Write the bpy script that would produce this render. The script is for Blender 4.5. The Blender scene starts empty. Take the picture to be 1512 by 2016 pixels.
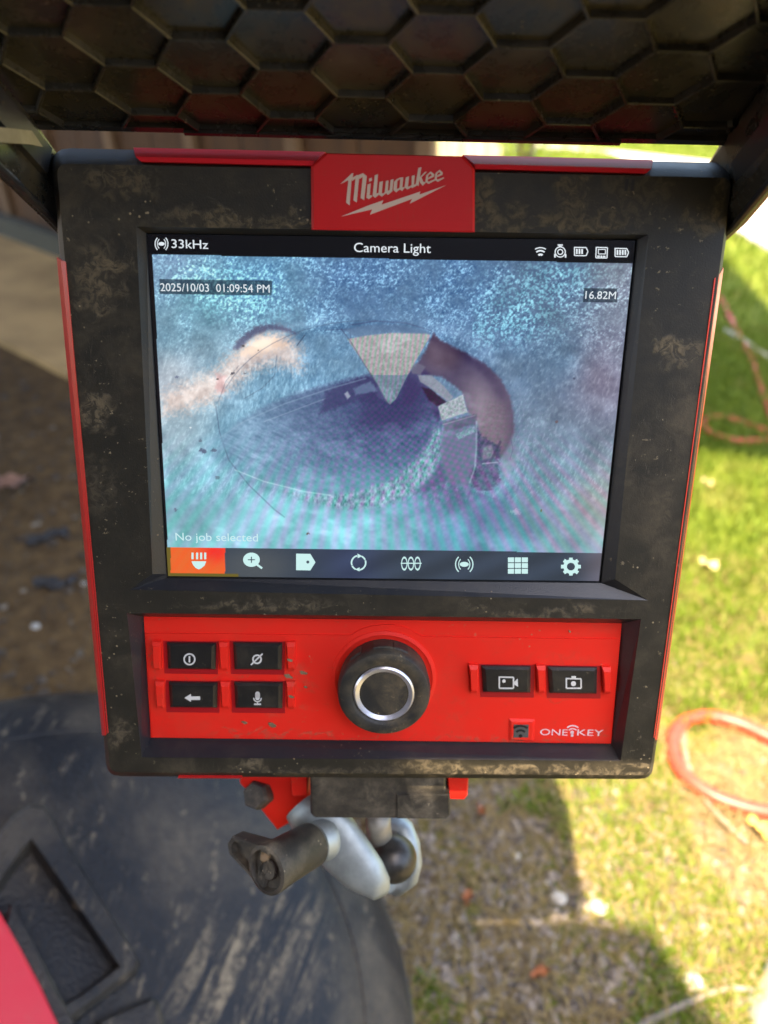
import bpy, bmesh, math, random
import numpy as np
from mathutils import Vector, Matrix
from mathutils.geometry import tessellate_polygon
random.seed(7); RNG = np.random.default_rng(7)
scn = bpy.context.scene
COL = scn.collection

# ------------------------------------------------------------------ camera, sky, sun, exposure
CAM_H, PITCH, FPX, CX, CY = 0.95, math.radians(35), 1515.0, 756.0, 1008.0
cam_d = bpy.data.cameras.new('camera'); cam = bpy.data.objects.new('camera', cam_d); COL.objects.link(cam)
cam.location = (0, 0, CAM_H); cam.rotation_euler = (math.pi/2 - PITCH, 0, 0)
cam_d.sensor_fit = 'VERTICAL'; cam_d.sensor_height = 36; cam_d.lens = 36*FPX/2016
cam_d.clip_start = 0.01; cam_d.clip_end = 500
cam_d.dof.use_dof = True; cam_d.dof.focus_distance = 0.318; cam_d.dof.aperture_fstop = 6.6
scn.camera = cam
SUN = Vector((-0.12, -0.41, 1.0)).normalized()
elev = math.asin(SUN.z)
world = bpy.data.worlds.new('World'); scn.world = world; world.use_nodes = True
nt = world.node_tree
sky = nt.nodes.new('ShaderNodeTexSky'); sky.sky_type = 'NISHITA'; sky.sun_disc = False
sky.sun_elevation = elev; sky.sun_rotation = math.atan2(SUN.x, SUN.y); sky.dust_density = 3.0; sky.ozone_density = 0.35
nt.links.new(sky.outputs[0], nt.nodes['Background'].inputs[0]); nt.nodes['Background'].inputs[1].default_value = 0.13
sl = bpy.data.lights.new('sun', 'SUN'); sl.energy = 4.0; sl.angle = math.radians(0.53); sl.color = (1, 0.82, 0.54)
so = bpy.data.objects.new('sun', sl); COL.objects.link(so); so.rotation_euler = SUN.to_track_quat('Z', 'Y').to_euler()
so.location = (0, -2, 6)
scn.view_settings.view_transform = 'Standard'; scn.view_settings.look = 'None'
scn.view_settings.gamma = 1; scn.view_settings.use_curve_mapping = False
EXPO = 2.7
scn.view_settings.exposure = EXPO
scn.render.engine = 'CYCLES'
scn.cycles.max_bounces = 6; scn.cycles.use_denoising = True

# ------------------------------------------------------------------ measuring helpers
RV = np.array([1., 0, 0]); UV = np.array([0, math.sin(PITCH), math.cos(PITCH)]); FV = np.array([0, math.cos(PITCH), -math.sin(PITCH)])
C0 = np.array([0, 0, CAM_H])
MR = np.array([[0.99984, 0.01678, 0.00629], [0.00069, 0.31435, -0.94931], [-0.0179, 0.94916, 0.31429]])
MT = np.array([0.00149, 0.2786, 0.80121])
def ray(x, y): return RV*(x-CX)/FPX - UV*(y-CY)/FPX + FV
def P(x, y, d): return C0 + ray(x, y)*d                      # point at depth d
def G(x, y, z=0.0):
    d = ray(x, y); return C0 + d*((z-CAM_H)/d[2])            # point at height z
def PL(x, y, p0, n):
    d = ray(x, y); return C0 + d*(((p0-C0) @ n)/(d @ n))     # point on a plane
def ML(x, y, w=0.0):                                          # point of the monitor's own frame at height w over the glass
    return MR.T @ (PL(x, y, MT + MR[:, 2]*w, MR[:, 2]) - MT)
def ppx(loc):                                                 # monitor-frame points -> photograph pixels
    q = loc @ MR.T + MT - C0; z = q @ FV
    return np.stack([CX + FPX*(q @ RV)/z, CY - FPX*(q @ UV)/z], -1)
def lerp(a, b, t): return a + (b-a)*t

# ------------------------------------------------------------------ object helpers
WM = {}
def thing(name, label, cat, loc=(0, 0, 0), rot=None, group=None):
    o = bpy.data.objects.new(name, None); COL.objects.link(o); o.empty_display_size = 0.05
    m = Matrix.Translation(Vector(loc))
    if rot is not None: m = m @ Matrix(rot.tolist()).to_4x4()
    o.matrix_world = m; WM[o] = m
    o['label'] = label; o['category'] = cat
    if group: o['group'] = group
    return o
def tag(o, label=None, cat=None, group=None, kind=None):
    for k, v in (('label', label), ('category', cat), ('group', group), ('kind', kind)):
        if v: o[k] = v
    return o
def add(name, verts, faces, mat, parent=None, local=False, smooth=False, loc=None):
    verts = np.asarray(verts, float).reshape(-1, 3)
    m = Matrix.Identity(4)
    if parent is not None: m = WM[parent]
    elif loc is not None: m = Matrix.Translation(Vector(loc))
    if not local:
        mi = np.array(m.inverted()); verts = verts @ mi[:3, :3].T + mi[:3, 3]
    me = bpy.data.meshes.new(name); me.from_pydata(verts.tolist(), [], [tuple(int(i) for i in f) for f in faces])
    bm = bmesh.new(); bm.from_mesh(me); bmesh.ops.recalc_face_normals(bm, faces=bm.faces); bm.to_mesh(me); bm.free()
    if smooth:
        me.polygons.foreach_set('use_smooth', [True]*len(me.polygons))
    o = bpy.data.objects.new(name, me); COL.objects.link(o)
    if mat is not None: me.materials.append(mat)
    if parent is not None: o.parent = parent; WM[o] = m
    elif loc is not None: o.location = loc; WM[o] = m
    else: WM[o] = m
    if smooth == 'auto':
        try: me.set_sharp_from_angle(angle=math.radians(38))
        except Exception: pass
    return o
class Geo:
    def __init__(s): s.v = []; s.f = []
    def put(s, v, f):
        n = len(s.v); s.v += [tuple(map(float, p)) for p in v]; s.f += [tuple(i+n for i in q) for q in f]; return s
    def rings(s, rings, cap0=True, cap1=True):
        k = len(rings[0]); v = [p for r in rings for p in r]; f = []
        for a in range(len(rings)-1):
            for i in range(k):
                j = (i+1) % k; f.append((a*k+i, a*k+j, (a+1)*k+j, (a+1)*k+i))
        if cap0: f.append(tuple(range(k))[::-1])
        if cap1: f.append(tuple((len(rings)-1)*k+i for i in range(k)))
        return s.put(v, f)
    def poly(s, pts):
        for t in tessellate_polygon([[Vector(p) for p in pts]]): pass
        tr = tessellate_polygon([[Vector(p) for p in pts]])
        return s.put(pts, [tuple(t) for t in tr])
    def make(s, name, mat, parent=None, local=False, smooth=False, loc=None): return add(name, s.v, s.f, mat, parent, local, smooth, loc)
def frame(a):
    a = np.asarray(a, float); a = a/np.linalg.norm(a)
    t = np.array([0, 0, 1.]) if abs(a[2]) < .9 else np.array([1., 0, 0])
    u = np.cross(t, a); u /= np.linalg.norm(u); return u, np.cross(a, u), a
def lathe(g, c, axis, prof, n=48, u=None):
    """profile of (radius, height along axis)"""
    if u is None: u, v, a = frame(axis)
    else:
        a = np.asarray(axis)/np.linalg.norm(axis); u = np.asarray(u); v = np.cross(a, u)
    rs = []
    for r, h in prof:
        rs.append([np.asarray(c) + a*h + (u*math.cos(t)+v*math.sin(t))*max(r, 1e-5) for t in np.linspace(0, 2*math.pi, n, endpoint=False)])
    return g.rings(rs)
def tube(g, pts, r, n=10, closed=False):
    pts = [np.asarray(p, float) for p in pts]; rs = []
    up = None
    for i, p in enumerate(pts):
        d = pts[min(i+1, len(pts)-1)] - pts[max(i-1, 0)]; d /= np.linalg.norm(d)
        if up is None: u, v, _ = frame(d)
        else:
            u = up - d*(up @ d); u /= np.linalg.norm(u); v = np.cross(d, u)
        up = u
        rr = r if np.isscalar(r) else r[i]
        rs.append([p + (u*math.cos(t)+v*math.sin(t))*rr for t in np.linspace(0, 2*math.pi, n, endpoint=False)])
    return g.rings(rs)
def spline(pts, k=8):
    pts = [np.asarray(p, float) for p in pts]; out = []
    for i in range(len(pts)-1):
        p0 = pts[max(i-1, 0)]; p1 = pts[i]; p2 = pts[i+1]; p3 = pts[min(i+2, len(pts)-1)]
        for t in np.linspace(0, 1, k, endpoint=False):
            out.append(.5*((2*p1)+(-p0+p2)*t+(2*p0-5*p1+4*p2-p3)*t*t+(-p0+3*p1-3*p2+p3)*t**3))
    out.append(pts[-1]); return out
def boxpts(c, ex, ey, ez):
    c, ex, ey, ez = map(np.asarray, (c, ex, ey, ez))
    r = lambda z: [c-ex-ey+z, c+ex-ey+z, c+ex+ey+z, c-ex+ey+z]
    return [r(-ez), r(ez)]
def box(g, c, ex, ey, ez): return g.rings(boxpts(c, ex, ey, ez))
def bevbox(g, c, ex, ey, ez, b):
    """box with a bevelled +ez side"""
    c, ex, ey, ez = [np.asarray(a, float) for a in (c, ex, ey, ez)]
    lx, ly, lz = [np.linalg.norm(a) for a in (ex, ey, ez)]
    def r(z, i): a = ex*(1-i/lx); d = ey*(1-i/ly); return [c-a-d+z, c+a-d+z, c+a+d+z, c-a+d+z]
    return g.rings([r(-ez, 0), r(ez*(1-2*b/lz/1), 0) if False else r(ez-ez/lz*b, 0), r(ez, b)])
def rr(corners, r, n=5):
    """rounded polygon through corners (3-D, planar)"""
    out = []; k = len(corners)
    for i in range(k):
        p = np.asarray(corners[i]); a = np.asarray(corners[i-1])-p; b = np.asarray(corners[(i+1) % k])-p
        a = a/np.linalg.norm(a)*r; b = b/np.linalg.norm(b)*r
        for t in np.linspace(0, 1, n): out.append(p + a*(1-t)**2 + b*t**2)
    return out
def bez3(corners, w): return [ML(x, y, w) for x, y in corners]

# ------------------------------------------------------------------ materials
def lin(c):
    c = np.asarray(c, float)/255.; return np.where(c <= .04045, c/12.92, ((c+.055)/1.055)**2.4)
class NB:
    def __init__(s, name):
        s.m = bpy.data.materials.new(name); s.m.use_nodes = True; s.t = s.m.node_tree; s.b = s.t.nodes['Principled BSDF']
        s.tc = s.t.nodes.new('ShaderNodeTexCoord'); s.co = s.tc.outputs['Object']
    def n(s, k, **kw):
        x = s.t.nodes.new(k)
        for a, v in kw.items(): setattr(x, a, v)
        return x
    def link(s, a, b): s.t.links.new(a, b)
    def val(s, sock, v):
        if hasattr(v, 'is_linked') or hasattr(v, 'links'): s.link(v, sock)
        else: sock.default_value = v
    def math(s, op, a, b=0.0, c=None, clamp=False):
        x = s.n('ShaderNodeMath', operation=op, use_clamp=clamp); s.val(x.inputs[0], a); s.val(x.inputs[1], b)
        if c is not None: s.val(x.inputs[2], c)
        return x.outputs[0]
    def vmath(s, op, a, b):
        x = s.n('ShaderNodeVectorMath', operation=op); s.val(x.inputs[0], a); s.val(x.inputs[1], b)
        return x
    def noise(s, scale, detail=4, rough=.55, dist=0, co=None, off=None, stretch=None):
        x = s.n('ShaderNodeTexNoise'); c = co or s.co
        if off is not None or stretch is not None:
            mp = s.n('ShaderNodeMapping'); s.link(c, mp.inputs[0])
            if off is not None: mp.inputs['Location'].default_value = off
            if stretch is not None: mp.inputs['Scale'].default_value = stretch
            c = mp.outputs[0]
        s.link(c, x.inputs['Vector']); x.inputs['Scale'].default_value = scale; x.inputs['Detail'].default_value = detail
        x.inputs['Roughness'].default_value = rough; x.inputs['Distortion'].default_value = dist
        return x.outputs['Fac']
    def ramp(s, v, a, b):                      # smooth 0..1 from a to b
        x = s.n('ShaderNodeMapRange', interpolation_type='SMOOTHSTEP'); s.val(x.inputs[0], v)
        x.inputs[1].default_value = a; x.inputs[2].default_value = b; return x.outputs[0]
    def mix(s, f, a, b):
        x = s.n('ShaderNodeMix', data_type='RGBA'); s.val(x.inputs[0], f)
        for so_, v in ((x.inputs[6], a), (x.inputs[7], b)):
            if isinstance(v, (tuple, list)): so_.default_value = (*v[:3], 1)
            else: s.link(v, so_)
        return x.outputs[2]
    def color(s, v):
        if isinstance(v, (tuple, list)): s.b.inputs['Base Color'].default_value = (*v[:3], 1)
        else: s.link(v, s.b.inputs['Base Color'])
    def set(s, **kw):
        for k, v in kw.items(): s.val(s.b.inputs[k.replace('_', ' ')], v)
    def bump(s, h, strength=.3, dist=.001, prev=None):
        x = s.n('ShaderNodeBump'); s.link(h, x.inputs['Height']); x.inputs['Strength'].default_value = strength; x.inputs['Distance'].default_value = dist
        if prev is not None: s.link(prev, x.inputs['Normal'])
        s.link(x.outputs[0], s.b.inputs['Normal']); return x.outputs[0]

def plastic(name, base, dust=(.16, .12, .065), amt=.5, rough=.5, speck=.5, scale=1.0, grain=.25, smudges=(), spec=.5, scr=.5):
    """moulded plastic with film of dust, specks of mud and fine scratches"""
    k = NB(name)
    big = k.noise(14*scale, 5, .6, .6); mid = k.noise(70*scale, 5, .65, .4); fine = k.noise(650*scale, 3, .6)
    film = k.math('MULTIPLY', k.ramp(big, .42, .75), k.ramp(mid, .35, .7))
    film = k.math('MULTIPLY', k.math('ADD', film, k.math('MULTIPLY', k.ramp(mid, .3, .8), .35)), k.math('ADD', k.math('MULTIPLY', fine, .9), .35))
    film = k.math('MULTIPLY', film, amt, clamp=True)
    wn = k.noise(260*scale, 4, .75, 0, off=(3, 1, 2)); reg = k.ramp(k.noise(20*scale, 3, .6, .5, off=(7, 2, 5)), .46, .66)
    sp = k.math('MULTIPLY', k.math('MULTIPLY', k.ramp(wn, .62, .70), reg), speck, clamp=True)
    vo = k.n('ShaderNodeTexVoronoi'); k.link(k.co, vo.inputs['Vector']); vo.inputs['Scale'].default_value = 330*scale
    dots = k.math('MULTIPLY', k.math('SUBTRACT', 1.0, k.ramp(vo.outputs['Distance'], .10, .18)), k.ramp(k.noise(45*scale, 2, .5, 0, off=(1, 9, 4)), .61, .66))
    sp = k.math('MAXIMUM', sp, k.math('MULTIPLY', dots, speck))
    sc1 = k.noise(30*scale, 3, .6, 1.2, off=(5, 5, 5), stretch=(1.0, 9.0, 1.0)); sc2 = k.noise(26*scale, 3, .6, 1.6, off=(8, 1, 3), stretch=(8.0, 1.4, 1.0))
    line_ = lambda n_: k.math('SUBTRACT', 1.0, k.ramp(k.math('ABSOLUTE', k.math('SUBTRACT', n_, .5)), .0, .010))
    scm = k.math('MULTIPLY', k.math('MAXIMUM', k.math('MULTIPLY', line_(sc1), k.ramp(mid, .52, .62)), k.math('MULTIPLY', line_(sc2), k.ramp(big, .52, .62))), scr*.5)
    mask = k.math('MAXIMUM', k.math('MAXIMUM', film, sp), scm)
    if smudges:
        dn = k.n('ShaderNodeTexNoise'); k.link(k.co, dn.inputs['Vector']); dn.inputs['Scale'].default_value = 60; dn.inputs['Detail'].default_value = 5; dn.inputs['Distortion'].default_value = 1.5
        off = k.vmath('SCALE', k.vmath('SUBTRACT', dn.outputs['Color'], (.5, .5, .5)).outputs[0], (0, 0, 0)); off.inputs['Scale'].default_value = .022
        pos = k.vmath('ADD', k.co, off.outputs[0]).outputs[0]
        cut = k.ramp(k.noise(240, 5, .7, .8), .40, .62)
        for (cu, cv, cw), (rx, ry), st in smudges:
            d = k.vmath('SUBTRACT', pos, (cu, cv, cw)).outputs[0]
            d = k.vmath('MULTIPLY', d, (1/rx, 1/ry, 0)).outputs[0]
            ln = k.vmath('LENGTH', d, (0, 0, 0)).outputs['Value']
            s_ = k.math('MULTIPLY', k.math('MULTIPLY', k.ramp(ln, 1.0, .25), k.math('ADD', k.math('MULTIPLY', cut, .85), .15)), st)
            mask = k.math('MAXIMUM', mask, s_)
    mask = k.math('MINIMUM', mask, .95)
    k.color(k.mix(k.math('MULTIPLY', sp, .9), k.mix(mask, base, dust), tuple(min(.6, c*1.9) for c in dust))); k.set(Roughness=k.math('ADD', k.math('MULTIPLY', mask, .9-rough), rough))
    k.b.inputs['Specular IOR Level'].default_value = spec
    h = k.math('ADD', k.math('MULTIPLY', k.noise(1500*scale, 2, .5), .6), k.math('MULTIPLY', mask, 1.5))
    k.bump(h, grain, .0004); return k.m
def simple(name, base, rough=.5, metal=0., grain=0., gs=900, var=.0, spec=.5, vs=60):
    k = NB(name)
    if var > 0: k.color(k.mix(k.ramp(k.noise(vs, 4, .6), .3, .7), tuple(c*(1-var) for c in base), tuple(min(1, c*(1+var)) for c in base)))
    else: k.color(base)
    k.set(Roughness=rough, Metallic=metal); k.b.inputs['Specular IOR Level'].default_value = spec
    if grain > 0: k.bump(k.noise(gs, 3, .5), grain, .0005)
    return k.m
def emis(name, rgb, k_=1.0):
    k = NB(name); k.color((.01, .01, .01)); c = lin(rgb)
    k.b.inputs['Emission Color'].default_value = (*c, 1); k.b.inputs['Emission Strength'].default_value = k_*2**-EXPO
    k.set(Roughness=.3); return k.m

F = 0.004                                                      # height of the bezel over the glass
SM = []
for (x, y), (rx, ry), st in [((240, 350), (.022, .012), .55), ((190, 545), (.016, .018), .8), ((215, 520), (.012, .006), .9), ((190, 590), (.007, .010), .9),
        ((185, 805), (.012, .011), .85), ((1325, 680), (.009, .007), .95), ((1345, 700), (.013, .010), .6), ((1250, 380), (.02, .02), .3), ((1130, 380), (.008, .012), .55),
        ((1410, 390), (.006, .018), .6), ((480, 435), (.05, .005), .65), ((420, 447), (.02, .004), .8), ((1000, 430), (.035, .006), .6), ((1150, 432), (.03, .006), .55),
        ((500, 1505), (.010, .006), .8), ((960, 390), (.006, .010), .6), ((230, 1440), (.008, .012), .5), ((1150, 1190), (.008, .005), .7), ((560, 1190), (.04, .006), .35),
        ((1300, 1000), (.010, .02), .3), ((190, 960), (.014, .02), .3), ((700, 1520), (.1, .003), .5), ((1150, 1520), (.03, .005), .4), ((1400, 440), (.02, .006), .5), ((960, 1519), (.05, .0035), .9), ((1180, 1520), (.05, .0035), .9), ((1100, 1516), (.12, .004), .8), ((600, 442), (.05, .003), .8), ((800, 445), (.09, .002), .6), ((1120, 445), (.04, .003), .7), ((520, 1195), (.05, .003), .6), ((1050, 1205), (.05, .003), .5)]:
    p = ML(x, y, F); SM.append(((p[0], p[1], p[2]), (rx, ry), st))
M_BODY = plastic('bezel_plastic', (.021, .0185, .0125), dust=(.175, .135, .08), amt=.34, rough=.55, speck=.85, grain=.35, spec=.35, smudges=SM)
M_EDGE = plastic('bevel_plastic', (.019, .020, .024), dust=(.12, .09, .05), amt=.25, rough=.38, speck=.5, grain=.3)
M_HOOD = plastic('hood_plastic', (.030, .027, .021), dust=(.18, .145, .09), amt=.45, rough=.24, speck=.35, grain=.15)
SP = []
for (x, y), (rx, ry), st in [((600, 1448), (.07, .002), .5), ((1000, 1455), (.06, .002), .5), ((1190, 1440), (.006, .004), .5), ((300, 1300), (.0015, .02), .35), ((440, 1332), (.03, .0012), .35), ((560, 1400), (.02, .004), .22), ((585, 1340), (.010, .012), .3), ((1120, 1300), (.03, .008), .16), ((900, 1400), (.012, .012), .18), ((1060, 1375), (.03, .0012), .3)]:
    p = ML(x, y, -.004); SP.append(((p[0], p[1], p[2]), (rx, ry), st))
M_RED = plastic('red_plastic', (.88, .024, .013), dust=(.30, .12, .06), amt=.20, rough=.44, speck=.35, grain=.12, spec=.25, smudges=SP)
M_REDU = plastic('red_top_trim_plastic', (.74, .02, .03), dust=(.33, .13, .06), amt=.08, rough=.55, speck=.15, grain=.08, spec=.07)
M_REDT = plastic('red_trim_plastic', (.74, .02, .02), dust=(.33, .13, .06), amt=.08, rough=.30, speck=.15, grain=.08)
M_BADGE = plastic('badge_plastic', (.66, .010, .010), dust=(.3, .12, .06), amt=.05, rough=.42, speck=.05, grain=.12, spec=.25)
M_BTN = plastic('button_rubber', (.010, .010, .010), dust=(.13, .10, .06), amt=.22, rough=.45, speck=.6, scale=1.5, grain=.2)
M_KNOB = plastic('knob_rubber', (.016, .016, .015), dust=(.17, .125, .065), amt=1.0, rough=.55, speck=.9, scale=1.3, grain=.3)
M_DARK = simple('dark_gap', (.006, .006, .006), .6)
M_SILVER = simple('brushed_ring', (.80, .79, .86), .30, .8, .15, 700)
M_ZINC = simple('zinc_metal', (.36, .39, .38), .48, .55, .2, 260, .22, vs=50)
M_STEEL = simple('dark_ball_steel', (.06, .055, .05), .36, .6, .1, 200, .3, vs=120)
M_PRINT = simple('white_print', (.72, .70, .66), .5)
M_LOGO = simple('cream_print', (.76, .56, .45), .5)
M_PINK = simple('pale_pink_print', (.85, .62, .62), .5)
M_LENS = simple('grey_lens', (.10, .095, .09), .3)
M_MOUNTP = plastic('mount_plastic', (.024, .021, .017), dust=(.26, .21, .14), amt=1.1, rough=.55, speck=.5, grain=.4)

# ------------------------------------------------------------------ ground materials
def ground_mat():
    k = NB('ground_soil'); sx = k.n('ShaderNodeSeparateXYZ'); k.link(k.co, sx.inputs[0]); X, Y = sx.outputs[0], sx.outputs[1]
    n1 = k.noise(3.2, 5, .6, .4); n2 = k.noise(28, 5, .65); n3 = k.noise(120, 4, .7)
    soil = k.mix(k.ramp(n2, .3, .72), (.080, .047, .020), (.175, .108, .044)); soil = k.mix(k.ramp(n3, .6, .75), soil, (.20, .16, .11))
    grav = k.mix(k.ramp(n2, .3, .7), (.12, .088, .052), (.26, .195, .10)); grav = k.mix(k.ramp(n3, .58, .7), grav, (.36, .30, .21)); grav = k.mix(k.ramp(k.noise(75, 4, .7, 0, off=(4, 4, 0)), .62, .7), grav, (.07, .05, .035))
    moss = k.mix(k.ramp(n3, .3, .7), (.055, .080, .008), (.15, .155, .018))
    gm = k.ramp(k.noise(5.5, 4, .6, .6, off=(.3, .9, 0)), .46, .58)
    grav = k.mix(k.math('MULTIPLY', gm, .85), grav, moss)
    wx = k.math('ADD', X, k.math('MULTIPLY', k.math('SUBTRACT', n1, .5), .5)); wy = k.math('ADD', Y, k.math('MULTIPLY', k.math('SUBTRACT', n1, .5), .45))
    c = k.mix(k.ramp(wx, -.05, .12), soil, grav)
    lawn = k.mix(k.ramp(n2, .3, .7), (.07, .11, .012), (.17, .19, .03))
    lm = k.math('MULTIPLY', k.ramp(wx, .18, .32), k.ramp(wy, .72, .92))
    c = k.mix(lm, c, lawn)
    k.color(c); k.set(Roughness=.95); k.b.inputs['Specular IOR Level'].default_value = .15
    k.bump(k.math('ADD', k.math('MULTIPLY', n2, 1.0), k.math('MULTIPLY', n3, .5)), .8, .012); return k.m
M_GROUND = ground_mat()
def grass_mat(name, a, b, straw):
    k = NB(name); n1 = k.noise(9, 3, .6); n2 = k.noise(160, 2, .5)
    c = k.mix(k.ramp(n2, .3, .7), a, b); c = k.mix(k.math('MULTIPLY', k.ramp(n1, .52, .75), .7), c, straw)
    k.color(c); k.set(Roughness=.6); k.b.inputs['Specular IOR Level'].default_value = .25
    tr = k.n('ShaderNodeBsdfTranslucent'); k.link(c, tr.inputs[0]); mx = k.n('ShaderNodeMixShader'); mx.inputs[0].default_value = .35
    k.link(k.b.outputs[0], mx.inputs[1]); k.link(tr.outputs[0], mx.inputs[2]); k.link(mx.outputs[0], k.t.nodes['Material Output'].inputs[0]); return k.m
M_GRASS = grass_mat('grass_blades', (.085, .150, .010), (.21, .255, .026), (.33, .28, .08))
M_DRY = grass_mat('dry_grass', (.24, .17, .065), (.36, .27, .11), (.16, .11, .05))
M_STONE = simple('pale_stone', (.20, .165, .12), .9, 0, .4, 120, .6, .2, 55)
M_STONEW = simple('white_stone', (.50, .46, .39), .8, 0, .4, 120, .15, .2)
M_CONC = simple('concrete', (.46, .42, .36), .9, 0, .4, 300, .10, .2, 18)
M_CONCS = simple('sandy_concrete', (.52, .34, .145), .9, 0, .4, 200, .18, .2, 6)

# ------------------------------------------------------------------ setting
g = Geo(); g.put([(-60, -60, 0), (60, -60, 0), (60, 80, 0), (-60, 80, 0)], [(0, 1, 2, 3)])
tag(g.make('ground', M_GROUND), kind='structure')
e1 = [G(1530, 510), G(1512, 498), G(1433, 450), G(1310, 352), G(1190, 302)]
far = [p + np.array([.60, .30, 0]) for p in e1]
far[-1] = e1[-1] + np.array([.3, .8, 0]); near0 = e1[0] + np.array([.25, -1.4, 0])
pts = [near0] + e1 + [G(1042, 291), G(1046, 283)] + far[3::-1] + [near0 + np.array([.75, .1, 0])]
top = [(p[0], p[1], .012) for p in pts]; bot = [(p[0], p[1], -.02) for p in pts]
g = Geo(); g.poly(top); k = len(pts); g.put(top+bot, [(i, (i+1) % k, k+(i+1) % k, k+i) for i in range(k)])
tag(g.make('path', M_CONC), kind='structure')

# brown board fence on the left, its paving strip below
fa, fb = np.array([-1.74, 3.60, 0]), np.array([.115, 1.97, 0]); fd = (fb-fa)/np.linalg.norm(fb-fa); fn = np.array([fd[1], -fd[0], 0]); fL = np.linalg.norm(fb-fa)
g = Geo(); q = [fa-fd*3+fn*.05, fb+fn*.05, fb+fn*.62-fd*.1, fa-fd*3+fn*.75]
g.rings([[(p[0], p[1], -.03) for p in q], [(p[0], p[1], .02) for p in q]]); tag(g.make('paving_strip', M_CONCS), kind='structure')
g = Geo(); q = [fa-fd*3+fn*.035, fb+fn*.035, fb+fn*.085, fa-fd*3+fn*.085]
g.rings([[(p[0], p[1], -.03) for p in q], [(p[0], p[1], .10) for p in q]]); tag(g.make('kerb', simple('kerb_stone', (.085, .080, .055), .9, 0, .4, 200, .2)), kind='structure')
def wood(name, a, b):
    k = NB(name); gr = k.noise(6, 5, .65, .5, stretch=(6, 6, .6)); k.color(k.mix(k.ramp(gr, .3, .7), a, b)); k.set(Roughness=.75); k.bump(gr, .4, .004); return k.m
M_WOOD = wood('brown_boards', (.065, .027, .005), (.13, .054, .010)); M_BATT = wood('pale_battens', (.17, .095, .04), (.25, .145, .065))
fence = thing('board_fence', 'brown board fence with pale battens in shade at upper left', 'fence', fa)
n_ = fn
tpos = [float((PL(x, 290, fa, fn)-fa) @ fd) for x in (231, 403, 590)]
step = (tpos[2]-tpos[0])/2
t0 = tpos[0] % step - step
edges = list(np.arange(t0-3*step, fL, step)) + [fL+.001]
for a_, b_ in zip(edges[:-1], edges[1:]):
    n = 2
    for i in range(n):
        s0 = a_+(b_-a_)*i/n; s1 = a_+(b_-a_)*(i+1)/n-.006
        g = Geo(); box(g, fa+fd*(s0+s1)/2+np.array([0, 0, 1.01]), fd*(s1-s0)/2, fn*.011, np.array([0, 0, .97])); g.make('plank', M_WOOD, fence)
for s_ in edges[:-1]:
    g = Geo(); box(g, fa+fd*s_+fn*.024+np.array([0, 0, 1.02]), fd*.022, fn*.012, np.array([0, 0, .98])); g.make('batten', M_BATT, fence)
g = Geo(); box(g, (fa-fd*1.5+fb)/2-fn*.03+np.array([0, 0, 1.6]), fd*(fL/2+.7), fn*.018, np.array([0, 0, .045])); g.make('rail', M_WOOD, fence)

# pale fence seen through the gap, further away
M_PALE = wood('pale_boards', (.42, .34, .22), (.62, .53, .38))
fy = 4.7; pf = thing('pale_fence', 'short pale sunlit board fence seen through the gap above the monitor', 'fence', (.45, fy, 0))
for i, x in enumerate(np.arange(.27, .64, .066)):
    hh = .62+.02*random.random(); g = Geo(); box(g, (x, fy+.004*(i % 2), .02+hh/2), (.029, 0, 0), (0, .010, 0), (0, 0, hh/2)); g.make('plank', M_PALE, pf)
g = Geo(); box(g, (.45, fy+.03, .45), (.21, 0, 0), (0, .014, 0), (0, 0, .03)); g.make('rail', M_PALE, pf)
g = Geo(); box(g, (.45, fy+.03, .12), (.21, 0, 0), (0, .014, 0), (0, 0, .03)); g.make('rail', M_PALE, pf)
# added unseen roof over the left half, outline cut to cast the shade
def sh(p, h): return np.array([p[0]+SUN.x/SUN.z*h, p[1]+SUN.y/SUN.z*h, h])
RH = 2.7
shade = [(.42, -2.6), (.42, .05), (.37, .34), (.344, .395), (.318, .457), (.243, .474), (.085, .474), (.11, .75), (.16, 1.52), (.45, 1.60), (.77, 1.60), (.95, 1.545), (1.28, 1.50), (1.335, 2.62), (1.37, 3.15), (1.2, 3.35), (.45, 3.35), (.1, 4.2), (-5, 6), (-5, -2.6)]
slab = thing('shade_slab', 'added unseen flat roof on posts shading the soil at the left', 'slab', (-2.5, 1, 0))
q = [sh(p, RH) for p in shade]; k = len(q); g = Geo(); g.poly([tuple(p) for p in q]); g.poly([tuple(p+np.array([0, 0, .04])) for p in q]); g.put([tuple(p) for p in q]+[tuple(p+np.array([0, 0, .04])) for p in q], [(i, (i+1) % k, k+(i+1) % k, k+i) for i in range(k)])
g.make('shade_slab_panel', M_WOOD, slab)
for x, y in ((-4.9, -2.6), (-4.9, 4.4), (-1.9, 4.9), (-2.5, -2.6)):
    g = Geo(); box(g, (x, y, RH/2), (.05, 0, 0), (0, .05, 0), (0, 0, RH/2)); g.make('shade_slab_post', M_WOOD, slab)

# house wall, added unseen behind the camera to block sky reflections
M_SKYBLOCK = wood('sky_block_wood', (.055, .038, .026), (.085, .06, .042))
hw = thing('sky_block_wall', 'added unseen dark brown board house wall facing the monitor', 'blocker', (-1.0, -3.3, 0))
for i in range(14):
    g = Geo(); box(g, (-1.0, -3.3, .1+.19*i), (4.5, 0, 0), (0, .012, .004), (0, -.01, .096)); g.make('sky_block_board', M_SKYBLOCK, hw)
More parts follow.
